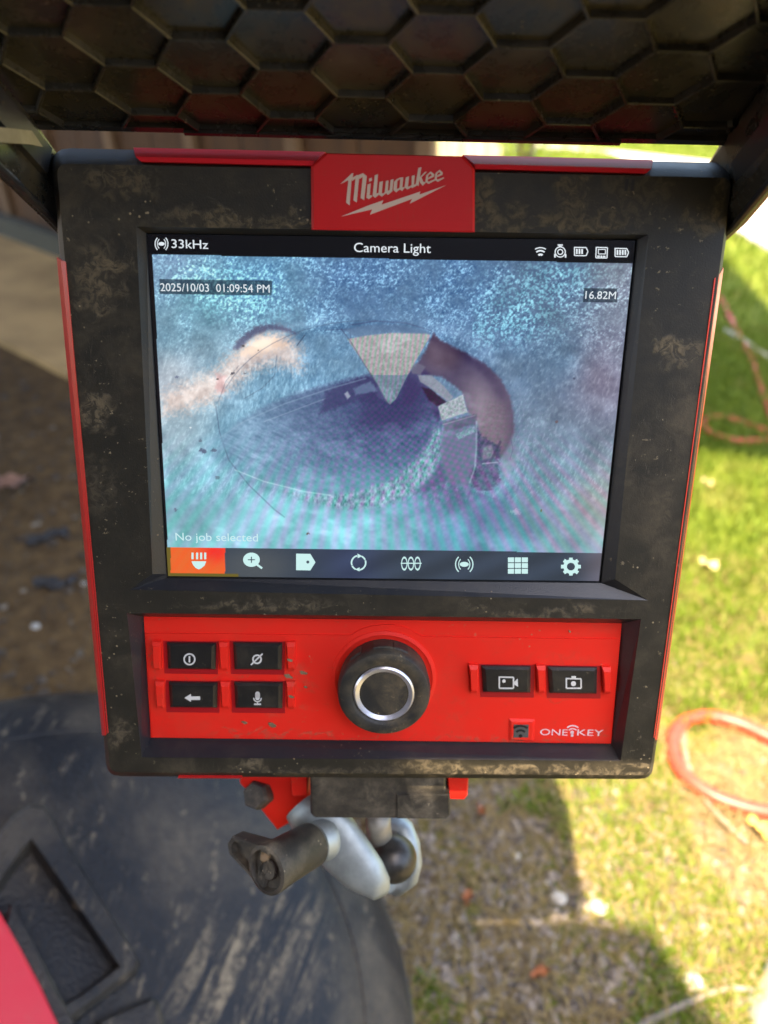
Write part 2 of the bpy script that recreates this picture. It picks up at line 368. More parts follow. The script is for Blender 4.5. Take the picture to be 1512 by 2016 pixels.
# small shrub beside the pale fence
sh_ = thing('leafy_shrub', 'small grey green shrub beside the pale fence in the gap', 'shrub', (.80, 4.75, 0))
g = Geo()
for i in range(9):
    a = random.random()*6.28; tip = np.array([.80+math.cos(a)*.12, 4.75+math.sin(a)*.12, .25+random.random()*.2]); tube(g, [np.array([.80, 4.75, 0]), (np.array([.80, 4.75, 0])+tip)/2+np.array([0, 0, .05]), tip], [.008, .006, .003], 5)
g.make('stem', M_WOOD, sh_)
g = Geo()
for i in range(420):
    c = np.array([.80, 4.75, .30])+np.clip(RNG.normal(0, 1, 3), -1.8, 1.8)*np.array([.075, .075, .12]); u, v, w = frame(RNG.normal(0, 1, 3)); g.put([c-u*.022, c-v*.01, c+u*.022, c+v*.01], [(0, 1, 2, 3)])
tag(g.make('foliage', simple('shrub_leaf', (.12, .14, .08), .6, var=.4), sh_), kind='stuff')

# ------------------------------------------------------------------ grass, straw, stones
def blades(name, n, sample, h0, h1, w, mat, lean=.6):
    p = sample(n); n = len(p); a = RNG.uniform(0, 2*np.pi, n); h = RNG.uniform(h0, h1, n); dr = np.stack([np.cos(a), np.sin(a), 0*a], 1)
    side = np.stack([-np.sin(a), np.cos(a), 0*a], 1)*(w*RNG.uniform(.6, 1.3, n))[:, None]
    ln = RNG.uniform(.15, 1, n)*lean; z = np.array([0, 0, 1.])
    mid = p + dr*(h*ln*.4)[:, None] + z*(h*.6)[:, None]; tip = p + dr*(h*ln*1.1)[:, None] + z*(h*(1-.35*ln))[:, None]
    v = np.stack([p-side, p+side, mid+side*.8, mid-side*.8, tip], 1).reshape(-1, 3)
    me = bpy.data.meshes.new(name); idx = np.arange(n)[:, None]*5
    f = np.concatenate([idx+np.array([[0, 1, 2]]), idx+np.array([[0, 2, 3]]), idx+np.array([[3, 2, 4]])], 0)
    me.vertices.add(n*5); me.vertices.foreach_set('co', v.ravel()); me.loops.add(len(f)*3); me.loops.foreach_set('vertex_index', f.ravel().astype(np.int32))
    me.polygons.add(len(f)); me.polygons.foreach_set('loop_start', np.arange(0, len(f)*3, 3, dtype=np.int32)); me.polygons.foreach_set('loop_total', np.full(len(f), 3, np.int32))
    me.update(); me.validate(); me.materials.append(mat); o = bpy.data.objects.new(name, me); COL.objects.link(o); tag(o, kind='stuff'); return o
def vnoise(x, y, sc, seed=0):
    r = np.random.default_rng(seed).random((257, 257)); x = (x*sc) % 256; y = (y*sc) % 256
    i = np.floor(x).astype(int) % 256; j = np.floor(y).astype(int) % 256; fx = x-np.floor(x); fy_ = y-np.floor(y); fx = fx*fx*(3-2*fx); fy_ = fy_*fy_*(3-2*fy_)
    return (r[j, i]*(1-fx)+r[j, i+1]*fx)*(1-fy_)+(r[j+1, i]*(1-fx)+r[j+1, i+1]*fx)*fy_
def fbm(x, y, sc, o=4, seed=0):
    t = 0; a = .5; s_ = 0
    for k_ in range(o): t = t+a*vnoise(x+k_*17.3, y+k_*9.1, sc*2**k_, seed+k_); s_ += a; a *= .55
    return t/s_
pth = np.array([(p[0], p[1]) for p in pts])
def inside(x, y, poly):
    r = np.zeros(x.shape, bool); k = len(poly)
    for i in range(k):
        x0, y0 = poly[i]; x1, y1 = poly[(i+1) % k]
        if y0 == y1: continue
        c = ((y0 > y) != (y1 > y)) & (x < (x1-x0)*(y-y0)/(y1-y0)+x0); r ^= c
    return r
def samp_lawn(x0, x1, y0, y1):
    def f(n):
        x = RNG.uniform(x0, x1, n); y = RNG.uniform(y0, y1, n); nn = fbm(x+5, y+5, 3.2, 3, 3); n2 = fbm(x+9, y+2, 11, 2, 8)
        keep = (y+(nn-.5)*.5 > .74) & (x+(nn-.5)*.4 > .2) & (n2+.25*(y > 1.15) > .36) & ~inside(x, y, pth)
        dl = (x-fa[0])*fn[0]+(y-fa[1])*fn[1]; keep &= ((dl > .7) | (x > .45))
        x, y = x[keep], y[keep]; return np.stack([x, y, 0*x-.002], 1)
    return f
blades('grass', 90000, samp_lawn(.15, 2.0, .7, 2.4), .018, .045, .0016, M_GRASS)
blades('grass', 60000, samp_lawn(.2, 5, 2.4, 8), .03, .06, .004, M_GRASS)
def samp_patch(n):
    x = RNG.uniform(.02, .9, n); y = RNG.uniform(.3, 1.05, n); nn = fbm(x+2.2, y+7.1, 5.5, 3, 21)
    k_ = nn > .50; return np.stack([x[k_], y[k_], 0*x[k_]-.002], 1)
blades('grass', 42000, samp_patch, .008, .024, .0013, M_GRASS, 1.0)
def samp_dry(n):
    x = RNG.uniform(-.1, 1.1, n); y = RNG.uniform(.3, 1.2, n); return np.stack([x, y, 0*x], 1)
blades('dry_straw', 14000, samp_dry, .006, .03, .0010, M_DRY, 2.6)
def samp_l(n):
    x = RNG.uniform(-1.6, 0., n); y = RNG.uniform(.4, 2.6, n); dl = (x-fa[0])*fn[0]+(y-fa[1])*fn[1]; k_ = dl > .7
    return np.stack([x[k_], y[k_], 0*x[k_]], 1)
blades('dry_straw', 5000, samp_l, .006, .03, .0012, simple('dark_litter', (.07, .05, .03), .9, var=.5), 2.6)
ICO = None
def stone_mesh(g, c, r, sq=.65, jit=.22):
    bm = bmesh.new(); bmesh.ops.create_icosphere(bm, subdivisions=1, radius=1)
    s_ = np.array([r*random.uniform(.75, 1.35), r*random.uniform(.7, 1.1), r*sq*random.uniform(.6, 1.1)]); a = random.random()*6.28; ca, sa = math.cos(a), math.sin(a)
    v = []
    for p in bm.verts:
        q = np.array(p.co)*(1+random.uniform(-jit, jit))*s_; v.append((c[0]+q[0]*ca-q[1]*sa, c[1]+q[0]*sa+q[1]*ca, c[2]+q[2]))
    f = [[w.index for w in fc.verts] for fc in bm.faces]; bm.free(); g.put(v, f)
WET = lambda x, y: not (y > .62 and x > .27) or random.random() < .22
def pebble_field(name, n, x0, x1, y0, y1, r0, r1, mat, seed, cond=None):
    rs = np.random.default_rng(seed); g = Geo()
    for i in range(n):
        x, y = rs.uniform(x0, x1), rs.uniform(y0, y1)
        if cond and not cond(x, y): continue
        stone_mesh(g, (x, y, 0), r0+(r1-r0)*rs.random()**3)
    return tag(g.make(name, mat, smooth=True), kind='stuff')
pebble_field('pebbles', 4600, -.05, .75, .3, .95, .0016, .0075, M_STONE, 3, WET)
pebble_field('pebbles', 150, -.05, .75, .3, .95, .0018, .005, M_STONEW, 4, WET)
pebble_field('pebbles', 1700, -.05, .75, .3, .95, .002, .009, simple('dark_stone', (.11, .085, .065), .9, var=.4), 5, WET)
pebble_field('pebbles', 3000, -.02, .40, .30, .68, .0028, .0085, simple('grey_stone', (.20, .165, .13), .9, 0, .5, 120, .65, .2, 70), 12)
pebble_field('soil_crumbs', 1800, -1.5, .0, .5, 2.3, .003, .014, simple('soil_crumb', (.085, .062, .04), .95, var=.5), 6, lambda x, y: (x-fa[0])*fn[0]+(y-fa[1])*fn[1] > .7)
pebble_field('pebbles', 260, -1.3, .0, .5, 2.0, .003, .010, M_STONE, 9, lambda x, y: (x-fa[0])*fn[0]+(y-fa[1])*fn[1] > .75)
for (x, y), r, mt, lb in [((1100, 1770), .017, M_STONEW, 'white rounded stone in the shade near the stepped shadow edge'), ((1178, 1788), .013, M_STONEW, 'bright white stone in the sun just past the stepped shadow corner'),
        ((1016, 1688), .008, M_STONEW, 'small white stone on shaded green moss right of the mount'), ((884, 1662), .012, M_STONE, 'pale stone nearest the ball mount, in shade'),
        ((1210, 1555), .008, M_STONEW, 'small white stone just below the monitor corner in the sun'), ((1182, 1895), .012, M_STONE, 'grey flat stone in shade between green patches at the bottom'),
        ((1385, 1830), .010, M_STONEW, 'white stone in the sunny straw near the right edge'), ((1362, 1935), .019, M_STONEW, 'largest white stone beside the shadow edge above the twig'),
        ((70, 1235), .010, M_STONEW, 'pale upright stone in the brown soil at the left'), ((165, 1150), .007, M_STONEW, 'small pale stone in brown soil close to the red side strip')]:
    r *= .8; c = G(x, y); g = Geo(); stone_mesh(g, (c[0], c[1], r*.3), r, .8); tag(g.make('stone', mt, smooth=True, loc=(c[0], c[1], 0)), lb, 'stone', 'loose pale stones')
M_CLOD = simple('black_clod', (.035, .031, .029), .85, 0, .6, 90, .4)
for (x, y), rx, lb in [((95, 1057), .040, 'black lump of debris on brown soil, upper of the two'), ((110, 1150), .045, 'black lump of debris on brown soil, lower of the two')]:
    c = G(x, y); g = Geo()
    for i in range(4): stone_mesh(g, (c[0]+(i-1.5)*rx*.42, c[1]+(i-1.5)*rx*.2+random.uniform(-.012, .012), .004), random.uniform(.010, .020), .7, .35)
    tag(g.make('dark_clod', M_CLOD, smooth=True, loc=(c[0], c[1], 0)), lb, 'clod', 'black lumps on the soil')
def leaf(px, L, ang, mat, lb):
    c = G(*px); ca, sa = math.cos(ang), math.sin(ang); g = Geo(); out = []
    prof = [(-1, .05), (-.7, .35), (-.45, .25), (-.2, .6), (.05, .35), (.3, .5), (.55, .22), (1, .03)]
    v = []; f = []
    for i, (t, w) in enumerate(prof):
        for s_ in (-1, 0, 1):
            lx, ly = t*L, s_*w*L; v.append((c[0]+lx*ca-ly*sa, c[1]+lx*sa+ly*ca, .006+abs(s_)*.010+.012*math.sin(t*2.5+s_)**2))
    for i in range(len(prof)-1):
        for s_ in (0, 1): f.append((i*3+s_, i*3+s_+1, i*3+s_+4, i*3+s_+3))
    g.put(v, f); tag(g.make('dead_leaf', mat, smooth=True, loc=(c[0], c[1], 0)), lb, 'leaf', 'dead leaves on the ground')
M_LEAFP = simple('pinkish_leaf', (.30, .16, .10), .7, var=.3); M_LEAFO = simple('orange_leaf', (.36, .13, .05), .7, var=.3); M_LEAFY = simple('pale_leaf', (.55, .45, .22), .7, var=.2)
leaf((15, 965), .055, .5, M_LEAFP, 'pinkish brown dead leaf on soil at the left edge')
leaf((920, 1780), .012, 1.2, M_LEAFO, 'orange leaf scrap on shaded gravel nearest the reel'); leaf((1060, 1930), .012, .3, M_LEAFO, 'orange leaf scrap on shaded gravel at the bottom'); leaf((945, 1610), .010, 2, M_LEAFO, 'orange leaf scrap on moss right below the monitor')
leaf((1395, 1128), .022, -.7, M_LEAFY, 'pale yellow leaf on sunlit grass beside the right strip'); leaf((1390, 965), .016, -.9, M_LEAFY, 'small pale leaf on sunlit grass just below the shadow'); leaf((1495, 1650), .022, -.9, simple('ochre_leaf', (.52, .33, .08), .7, var=.2), 'ochre leaf on straw at the right edge under the hose')
def twig(pxs, r, lb, mat):
    p = [G(x, y, r*1.2+.004*math.sin(i*2.1)**2) for i, (x, y) in enumerate(pxs)]; c = p[0]; pp = spline(p, 6); g = Geo(); tube(g, pp, [r*(1.1-.5*i/len(pp)) for i in range(len(pp))], 7)
    tag(g.make('twig', mat, smooth=True, loc=(c[0], c[1], 0)), lb, 'twig', 'twigs on the ground')
M_TWIG = simple('grey_twig', (.20, .165, .125), .8, 0, .4, 200, .3); M_TWIGB = simple('brown_twig', (.14, .075, .04), .8, 0, .4, 200, .3)
twig([(1215, 2050), (1290, 2005), (1345, 1978), (1400, 1955), (1440, 1945), (1485, 1950)], .0045, 'grey twig crossing the shadow edge at the bottom right', M_TWIG)
twig([(1370, 1915), (1420, 1908), (1455, 1898), (1490, 1885)], .002, 'thin brown twig on sunny straw above the grey twig', M_TWIGB)
twig([(1395, 1978), (1430, 1985), (1470, 2000)], .002, 'short brown twig in the sun below the grey twig', M_TWIGB)
twig([(1345, 1440), (1348, 1480), (1362, 1530), (1400, 1590), (1470, 1660)], .005, 'brown stick passing under the red hose loop', M_TWIG)
twig([(1428, 650), (1465, 672), (1512, 702), (1600, 750)], .007, 'pale stick lying on the shaded lawn', simple('bleached_stick', (.55, .53, .48), .7))
twig([(830, 1930), (850, 1905), (870, 1890)], .002, 'short grey straw stem on gravel beside the reel', M_TWIG)

M_HOSE = simple('red_hose_rubber', (.46, .050, .030), .42, 0, .1, 200, .12)
def hose(pxs, r, lb, name='hose'):
    p = spline([G(x, y, r*1.05) for x, y in pxs], 10); g = Geo(); tube(g, p, r, 12); c = p[0]
    tag(g.make(name, M_HOSE, smooth=True, loc=(c[0], c[1], 0)), lb, 'hose', 'red hose on the lawn')
hose([(1750, 1560), (1600, 1487), (1512, 1450), (1455, 1424), (1400, 1411), (1352, 1418), (1328, 1446), (1326, 1486), (1350, 1528), (1398, 1563), (1450, 1584), (1512, 1598), (1600, 1600), (1760, 1570)], .0105, 'red hose in a sunlit loop on straw at the right edge')
hose([(1330, 452), (1390, 540), (1420, 592), (1450, 652), (1480, 712), (1504, 782), (1530, 850), (1552, 872), (1512, 868), (1450, 868), (1402, 855), (1383, 835), (1402, 821), (1450, 828), (1512, 852), (1560, 880), (1660, 930), (1800, 960)], .0080, 'red hose looped across the shaded part of the lawn')

# pale cloth form standing in for a trouser leg, lower right corner
cl = Geo(); a0, a1 = P(1690, 1850, .90), P(1470, 2190, .83); rs = []
ax = (a1-a0); u, v, w = frame(ax); nr = 40
for i in range(nr):
    t = i/(nr-1); c = a0+ax*t; ring = []
    for j in range(40):
        th = j/40*2*math.pi; r = .060*(math.sin(math.pi*min(1, max(0, .04+t*.92)))**.28)*(1+.05*math.sin(3*th+5*t*6)+.03*math.sin(7*th-11*t)+.02*math.sin(t*44+2*math.sin(th*2)))
        ring.append(c+(u*math.cos(th)+v*math.sin(th))*r)
    rs.append(ring)
cl.rings(rs); cl_o = cl.make('leg_stand_in', simple('pale_cloth', (.27, .285, .235), .9, 0, .5, 900, .2, .2, 40), smooth=True, loc=(a1[0], a1[1], 0))
tag(cl_o, 'pale grey green cloth form standing in for a trouser leg at the bottom right corner', 'cloth')

# ------------------------------------------------------------------ the inspection monitor
mon = thing('inspection_monitor', 'dusty black and red inspection monitor with lit screen under a sun hood', 'monitor', MT, MR)
def prism(pxs, w0, w1, bev=0.0, side=0.0):
    """polygon given where it is seen at height w1, extruded down to w0"""
    a = np.array([ML(x, y, w1) for x, y in pxs]); c = a.mean(0); gg = Geo()
    if bev > 0:
        d = a-c; s_ = 1-bev/np.linalg.norm(d[:, :2], axis=1).max(); lo = a.copy(); hi = c+d; hi = a+(c-a)/np.linalg.norm(c-a, axis=1)[:, None]*bev*1.3
        m_ = a.copy(); m_[:, 2] = w1-bev*.8; b = a.copy(); b[:, 2] = w0
        return gg.rings([b.tolist(), m_.tolist(), hi.tolist()])
    b = a.copy(); b[:, 2] = w0
    gg.poly(a.tolist()); k_ = len(a); gg.put(b.tolist()+a.tolist(), [(i, (i+1) % k_, k_+(i+1) % k_, k_+i) for i in range(k_)])
    return gg
def flat(name, polys, w, mat, parent):
    gg = Geo()
    for p in polys: gg.poly([tuple(ML(x, y, w)) for x, y in p])
    return gg.make(name, mat, parent, local=True)
def arc(cx, cy, r, a0, a1, wd, n=14, sx=1.0, sy=1.0):
    o = []; i_ = []
    for t in np.linspace(math.radians(a0), math.radians(a1), n):
        o.append((cx+sx*(r+wd/2)*math.cos(t), cy-sy*(r+wd/2)*math.sin(t))); i_.append((cx+sx*(r-wd/2)*math.cos(t), cy-sy*(r-wd/2)*math.sin(t)))
    return o+i_[::-1]
def ringp(cx, cy, r, wd, n=28, sx=1., sy=1.):
    return [arc(cx, cy, r, 0, 180, wd, n//2, sx, sy), arc(cx, cy, r, 180, 360, wd, n//2, sx, sy)]
def disc(cx, cy, r, n=22, sx=1., sy=1.): return [(cx+sx*r*math.cos(t), cy+sy*r*math.sin(t)) for t in np.linspace(0, 2*math.pi, n, endpoint=False)]
def stroke(pts_, wd):
    out = []
    for (x0, y0), (x1, y1) in zip(pts_[:-1], pts_[1:]):
        d = math.hypot(x1-x0, y1-y0); nx, ny = -(y1-y0)/d*wd/2, (x1-x0)/d*wd/2; out.append([(x0+nx, y0+ny), (x1+nx, y1+ny), (x1-nx, y1-ny), (x0-nx, y0-ny)])
    return out
def rect(x0, y0, x1, y1, sl=0.0): return [(x0, y0), (x1, y0+sl*(x1-x0)), (x1, y1+sl*(x1-x0)), (x0, y1)]
def text(name, s_, p0, p1, cap, w, mat, parent, shear=0.0):
    cu = bpy.data.curves.new(name, 'FONT'); cu.body = s_; cu.resolution_u = 4; ob = bpy.data.objects.new(name, cu); COL.objects.link(ob)
    dg = bpy.context.evaluated_depsgraph_get(); me = bpy.data.meshes.new_from_object(ob.evaluated_get(dg)); bpy.data.objects.remove(ob); bpy.data.curves.remove(cu)
    co = np.array([v.co[:] for v in me.vertices]); fs = [tuple(p.vertices) for p in me.polygons]; bpy.data.meshes.remove(me)
    x0, x1 = co[:, 0].min(), co[:, 0].max(); ch = 0.70
    if any(c.isdigit() or c.isupper() for c in s_): ch = np.percentile(co[:, 1], 99.5)
    A = ML(*p0, w); B_ = ML(*p1, w); T = ML(p0[0], p0[1]-cap, w); ux = (B_-A)/(x1-x0); uy = np.array([-(B_-A)[1], (B_-A)[0], 0]); uy = uy/np.linalg.norm(uy)*np.linalg.norm(T-A)/ch
    v = A+(co[:, :1]-x0+shear*co[:, 1:2])*ux+co[:, 1:2]*uy
    return add(name, v, fs, mat, parent, local=True)

FO = [(111, 322), (1441, 350), (1279, 1526), (217, 1520)]       # edge of the front face
OO = [(98, 291), (1449, 321), (1283, 1534), (211, 1528)]        # widest outline
S_OUT = [(268, 446), (1277, 462), (1211, 1140), (1276, 1182), (256, 1161), (300, 1130)]; S_IN = [(288, 459), (1254, 472), (1184, 1140), (1184, 1148), (328, 1138), (328, 1130)]
P_OUT = [(250, 1207), (1262, 1219), (1222, 1498), (279, 1491)]; P_IN = [(283, 1214), (1223, 1227), (1202, 1463), (298, 1451)]
PW = -.0045                                                     # height of the red panel
face = rr(bez3(FO, F), .004, 5); mid1 = rr(bez3(FO, F), .004, 5)
ctr = np.mean(face, 0)
TW = F-.022
out1 = rr([ML(*q, TW if i < 2 else F-.010) for i, q in enumerate(OO)], .008, 5); out2 = [p*np.array([1, 1, 0])+np.array([0, 0, F-.046]) for p in out1]
back = [ctr*np.array([1, 1, 0])+(p-ctr)*np.array([.95, .95, 0])+np.array([0, 0, F-.052]) for p in out2]
mid1 = [lerp(np.asarray(a), np.asarray(b), .42)+np.array([0, 0, .0016]) for a, b in zip(face, out1)]
gb = Geo(); so_, po_ = bez3(S_OUT, F), bez3(P_OUT, F)
loops = [[Vector(p) for p in face], [Vector(p) for p in so_], [Vector(p) for p in po_]]
gb.put([p for l in (face, so_, po_) for p in l], [tuple(t) for t in tessellate_polygon(loops)])
gb.rings([face, mid1, out1, out2, back], cap0=False)
housing = gb.make('housing', M_BODY, mon, local=True, smooth='auto')
# bevelled walls of the two recesses
s_in, p_in = bez3(S_IN, -.0005), bez3(P_IN, PW-.0008)
p_step = [lerp(np.asarray(p_in[i]), np.asarray(po_[i]), .16)*np.array([1, 1, 0])+np.array([0, 0, PW+.001]) for i in range(4)]
gw = Geo(); gw.put(list(so_)+list(s_in), [(i, (i+1) % 6, 6+(i+1) % 6, 6+i) for i in range(6)]); gw.make('screen_bevel', M_EDGE, mon, local=True)
gw = Geo(); gw.put(list(po_)+list(p_step)+list(p_in), [(i, (i+1) % 4, 4+(i+1) % 4, 4+i) for i in range(4)]+[(4+i, 4+(i+1) % 4, 8+(i+1) % 4, 8+i) for i in range(4)]); gw.make('panel_bevel', M_EDGE, mon, local=True)
g = Geo(); bw = [p+np.array([0, 0, -.001]) for p in bez3([(280, 452), (1268, 466), (1192, 1155), (318, 1144)], -.0006)]; g.put(bw, [(0, 1, 2, 3)]); g.make('screen_gasket', M_DARK, mon, local=True)
# red trim strips let into the edges
def strip(pin, pout, lip, mat=M_REDT, name='trim_strip', wb=-.0095, t=.35):
    gg = Geo(); r = []
    for (a, b) in zip(pin, pout):
        pa, pb = ML(*a, F+.0004), ML(*b, F+wb); pm = lerp(pa, pb, t)+np.array([0, 0, .0002 if t > .8 else (.0018 if wb > -.015 else .0045)]); dirn = (pb-pa)*np.array([1, 1, 0]); dirn /= np.linalg.norm(dirn); pb = pb+dirn*lip
        r.append([pa, pm, pb, pb*np.array([1, 1, 0])+np.array([0, 0, F-.040]), pa*np.array([1, 1, 0])+np.array([0, 0, F-.03])])
    gg.rings(r); return gg.make(name, mat, mon, local=True)
strip([(129, 515), (213, 1443)], [(114, 507), (202, 1446)], .0005)
strip([(1407, 548), (1287, 1452)], [(1423, 528), (1294, 1455)], .0004)
strip([(277, 318), (616, 326)], [(264, 292), (640, 301)], .0004, M_REDU, wb=-.0215, t=.22)
strip([(936, 332), (1272, 341)], [(912, 307), (1284, 316)], .0004, M_REDU, wb=-.0215, t=.22)
strip([(350, 1531.5), (476, 1532)], [(350, 1532), (476, 1532.5)], .0001, wb=-.016, t=.9)
# badge
BP = [(612, 327), (640, 301), (912, 307), (935, 332), (935, 457), (613, 452)]
badge = prism(BP, F-.006, F+.0016, .0008).make('badge', M_BADGE, mon, local=True)
LC = lambda p: [(660+x/6.574, 320+y/6.574) for x, y in p]
logo = [[(65, 280), (218, 137), (236, 138), (224, 195), (210, 240), (187, 553), (140, 520), (170, 228)],
    [(218, 240), (222, 196), (285, 160), (311, 175), (279, 518), (235, 488), (262, 208)],
    [(280, 170), (360, 137), (409, 178), (375, 487), (328, 458), (355, 187), (312, 212)],
    [(437, 210), (473, 196), (477, 232), (437, 250)], [(418, 285), (460, 270), (447, 425), (465, 420), (482, 437), (435, 475), (403, 455)],
    [(512, 165), (554, 150), (534, 402), (552, 393), (577, 408), (516, 457), (483, 430)],
    [(573, 252), (617, 240), (603, 395), (625, 408), (601, 442), (558, 412)], [(655, 240), (690, 230), (680, 378), (603, 442), (594, 418), (640, 385)],
    [(716, 226), (755, 215), (738, 375), (682, 418), (650, 390), (668, 370), (703, 358)],
    [(762, 250), (806, 205), (797, 340), (815, 350), (792, 388), (752, 355)], [(780, 232), (835, 195), (880, 192), (872, 224), (838, 213), (800, 240)],
    [(843, 205), (881, 190), (869, 322), (887, 318), (901, 325), (865, 368), (830, 345)], [(788, 385), (800, 345), (842, 318), (842, 345)],
    [(914, 192), (956, 178), (941, 312), (968, 305), (977, 322), (935, 350), (896, 320)], [(990, 173), (1030, 162), (1019, 286), (1042, 280), (1056, 298), (997, 330), (960, 312), (988, 290)],
    [(1075, 72), (1116, 58), (1078, 306), (1040, 282)], [(1090, 195), (1160, 122), (1188, 118), (1112, 195)], [(1090, 190), (1112, 180), (1140, 250), (1178, 255), (1130, 300), (1098, 262)],
    [(1178, 165), (1205, 142), (1197, 240), (1220, 255), (1208, 278), (1165, 250)], [(1185, 158), (1236, 116), (1282, 152), (1276, 184), (1203, 218), (1204, 196), (1250, 168), (1233, 142), (1203, 168)], [(1200, 252), (1288, 215), (1296, 228), (1208, 278)],
    [(1296, 142), (1322, 118), (1314, 212), (1336, 226), (1326, 250), (1285, 222)], [(1302, 134), (1350, 94), (1392, 128), (1388, 158), (1318, 190), (1320, 168), (1362, 142), (1348, 120), (1320, 145)], [(1316, 226), (1402, 190), (1410, 202), (1326, 250)],
    [(72, 700), (430, 555), (622, 488), (600, 545), (1102, 375), (1090, 415), (1440, 290), (965, 532), (995, 470), (450, 675), (478, 606)]]
flat('lettering', [LC(p) for p in logo], F+.0018, M_LOGO, badge)
for x in (1232, 1244): prism([(x, 353), (x+6, 353), (x+3, 376), (x-3, 376)], F-.002, F+.00012).make('microphone_slot', M_DARK, mon, local=True)

# ---- red control panel
panel = prism([(283, 1213), (1224, 1227), (1203, 1464), (297, 1452)], PW-.003, PW).make('control_panel', M_RED, mon, local=True)
hump = [(670, 1251)]+[(758+102*math.cos(t), 1352-117*math.sin(t)) for t in np.linspace(math.radians(128), math.radians(50), 12)]+[(846, 1254)]
low = [(288, 1247), (690, 1251)]+[(756+x_, 1240-y_) for x_, y_ in ((-52, -3), (-40, 3), (-20, 8), (0, 10), (20, 9), (42, 4), (56, -4))]+[(832, 1254), (1219, 1259), (1201, 1462), (299, 1450)]
plate = prism(low, PW-.001, PW+.0007).make('raised_plate', M_RED, mon, local=True)
P2 = PW+.0007
def quadbox(name, x0, y0, x1, y1, w0, w1, bev, mat, sl=0.012):
    return prism([(x0, y0), (x1, y0+sl*(x1-x0)), (x1-1, y1+sl*(x1-x0)), (x0+3, y1)], w0, w1, bev).make(name, mat, mon, local=True)
BT = {'power': (327, 1268, 424, 1319), 'zero': (458, 1268, 555, 1320), 'back': (331, 1346, 427, 1395), 'mic': (460, 1346, 556, 1396), 'video': (949, 1314, 1046, 1365), 'photo': (1080, 1316, 1177, 1367)}
for kx, (x0, y0, x1, y1) in BT.items():
    quadbox('button_well', x0-6, y0-6, x1+6, y1+7, PW, P2+.0003, 0.0, simple('well_red', (.40, .008, .012), .4) if kx == 'power' else bpy.data.materials['well_red'])
    o = quadbox('button', x0, y0, x1, y1, PW, P2+.0026, .0015, M_BTN); BT[kx] = (o, (x0+x1)/2, (y0+y1)/2)
for x0, y0, x1, y1 in [(298, 1266, 316, 1321), (430, 1267, 449, 1321), (563, 1267, 581, 1322), (304, 1344, 323, 1397), (433, 1345, 452, 1397), (563, 1345, 580, 1397), (924, 1312, 942, 1366), (1057, 1313, 1075, 1367), (1187, 1316, 1204, 1368)]:
    quadbox('guard_rib', x0, y0, x1, y1, PW, P2+.0034, .0014, M_RED)
W3 = P2+.00275
def icon(k_, polys, name='icon'): return flat(name, polys, W3, M_PRINT, BT[k_][0])
o, x, y = BT['power']; x, y = 373, 1298; icon('power', ringp(x, y, 10.5, 3)+[rect(x-1.6, y-6, x+1.6, y+6)])
x, y = 506, 1298; icon('zero', ringp(x, y, 8, 3.2)+stroke([(x-12, y+11), (x+11, y-11)], 3))
x, y = 378, 1375; icon('back', [[(363, 1374), (376, 1366), (376, 1371), (394, 1371), (394, 1378), (376, 1378), (376, 1382)]])
x, y = 507, 1373; icon('mic', [disc(507, 1366, 4.5), rect(502.5, 1366, 511.5, 1374), disc(507, 1374, 4.5), arc(507, 1374, 7.5, 180, 360, 2.2), rect(505.8, 1381, 508.2, 1386), rect(500, 1385, 514, 1388)])
x0, y0, x1, y1 = 983, 1333, 1011, 1355; icon('video', stroke([(x0, y0), (x1, y0+.5), (x1, y1), (x0, y1), (x0, y0-1.3)], 2.8)+[disc(992, 1341, 3.5), [(1011, 1344), (1019, 1336), (1020, 1352), (1011, 1347)]])
x0, y0, x1, y1 = 1115, 1336, 1144, 1355; icon('photo', stroke([(x0, y0), (x1, y0+.5), (x1, y1), (x0, y1), (x0, y0-1.3)], 2.8)+[disc(1129, 1346, 5), rect(1125, 1331, 1134, 1336)])
# wireless indicator and small lettering
prism([(1003, 1417), (1054, 1418), (1051, 1461), (1002, 1460)], PW, P2+.0012, .0012).make('sensor_frame', M_RED, mon, local=True)
lens = prism([(1012, 1427), (1041, 1427), (1040, 1452), (1011, 1452)], PW, P2+.0014).make('sensor_lens', M_LENS, mon, local=True)
flat('icon', [arc(1025, 1450, 21, 50, 130, 4), arc(1025, 1450, 12, 45, 135, 4), disc(1025, 1449, 3.6)], P2+.0016, M_DARK, lens)
text('lettering', 'ONE', (1063, 1447), (1117, 1448), 12, P2+.0002, M_PINK, panel); text('lettering', 'KEY', (1136, 1448), (1187, 1449), 12, P2+.0002, M_PINK, panel)
flat('key_emblem', [arc(1127.5, 1444, 15.5, 45, 135, 2.6), arc(1127.5, 1444, 9.5, 40, 140, 2.4), disc(1126.5, 1442, 3.6), [(1125.5, 1442), (1128.5, 1442), (1129, 1450), (1123.5, 1450)]], P2+.0002, M_PINK, panel)
# dried mud flecks stuck to the panel
for i, (x, y, a) in enumerate([(568, 1332, 9), (597, 1325, 8), (573, 1372, 6), (535, 1427, 10), (481, 1423, 6), (571, 1300, 6), (601, 1353, 4), (1122, 1244, 3)]):
    q = [(x+a*math.cos(t)*random.uniform(.6, 1.1), y+a*.5*math.sin(t)*random.uniform(.6, 1.1)+a*.2*math.cos(t)) for t in np.linspace(0, 6.28, 9, endpoint=False)]
    prism(q, PW, P2+(.0036 if x in (573, 571) else .0004)).make('mud_fleck', simple('dried_mud', (.25, .17, .09), .9, 0, .4, 900, .3) if i == 0 else bpy.data.materials['dried_mud'], panel, local=True)
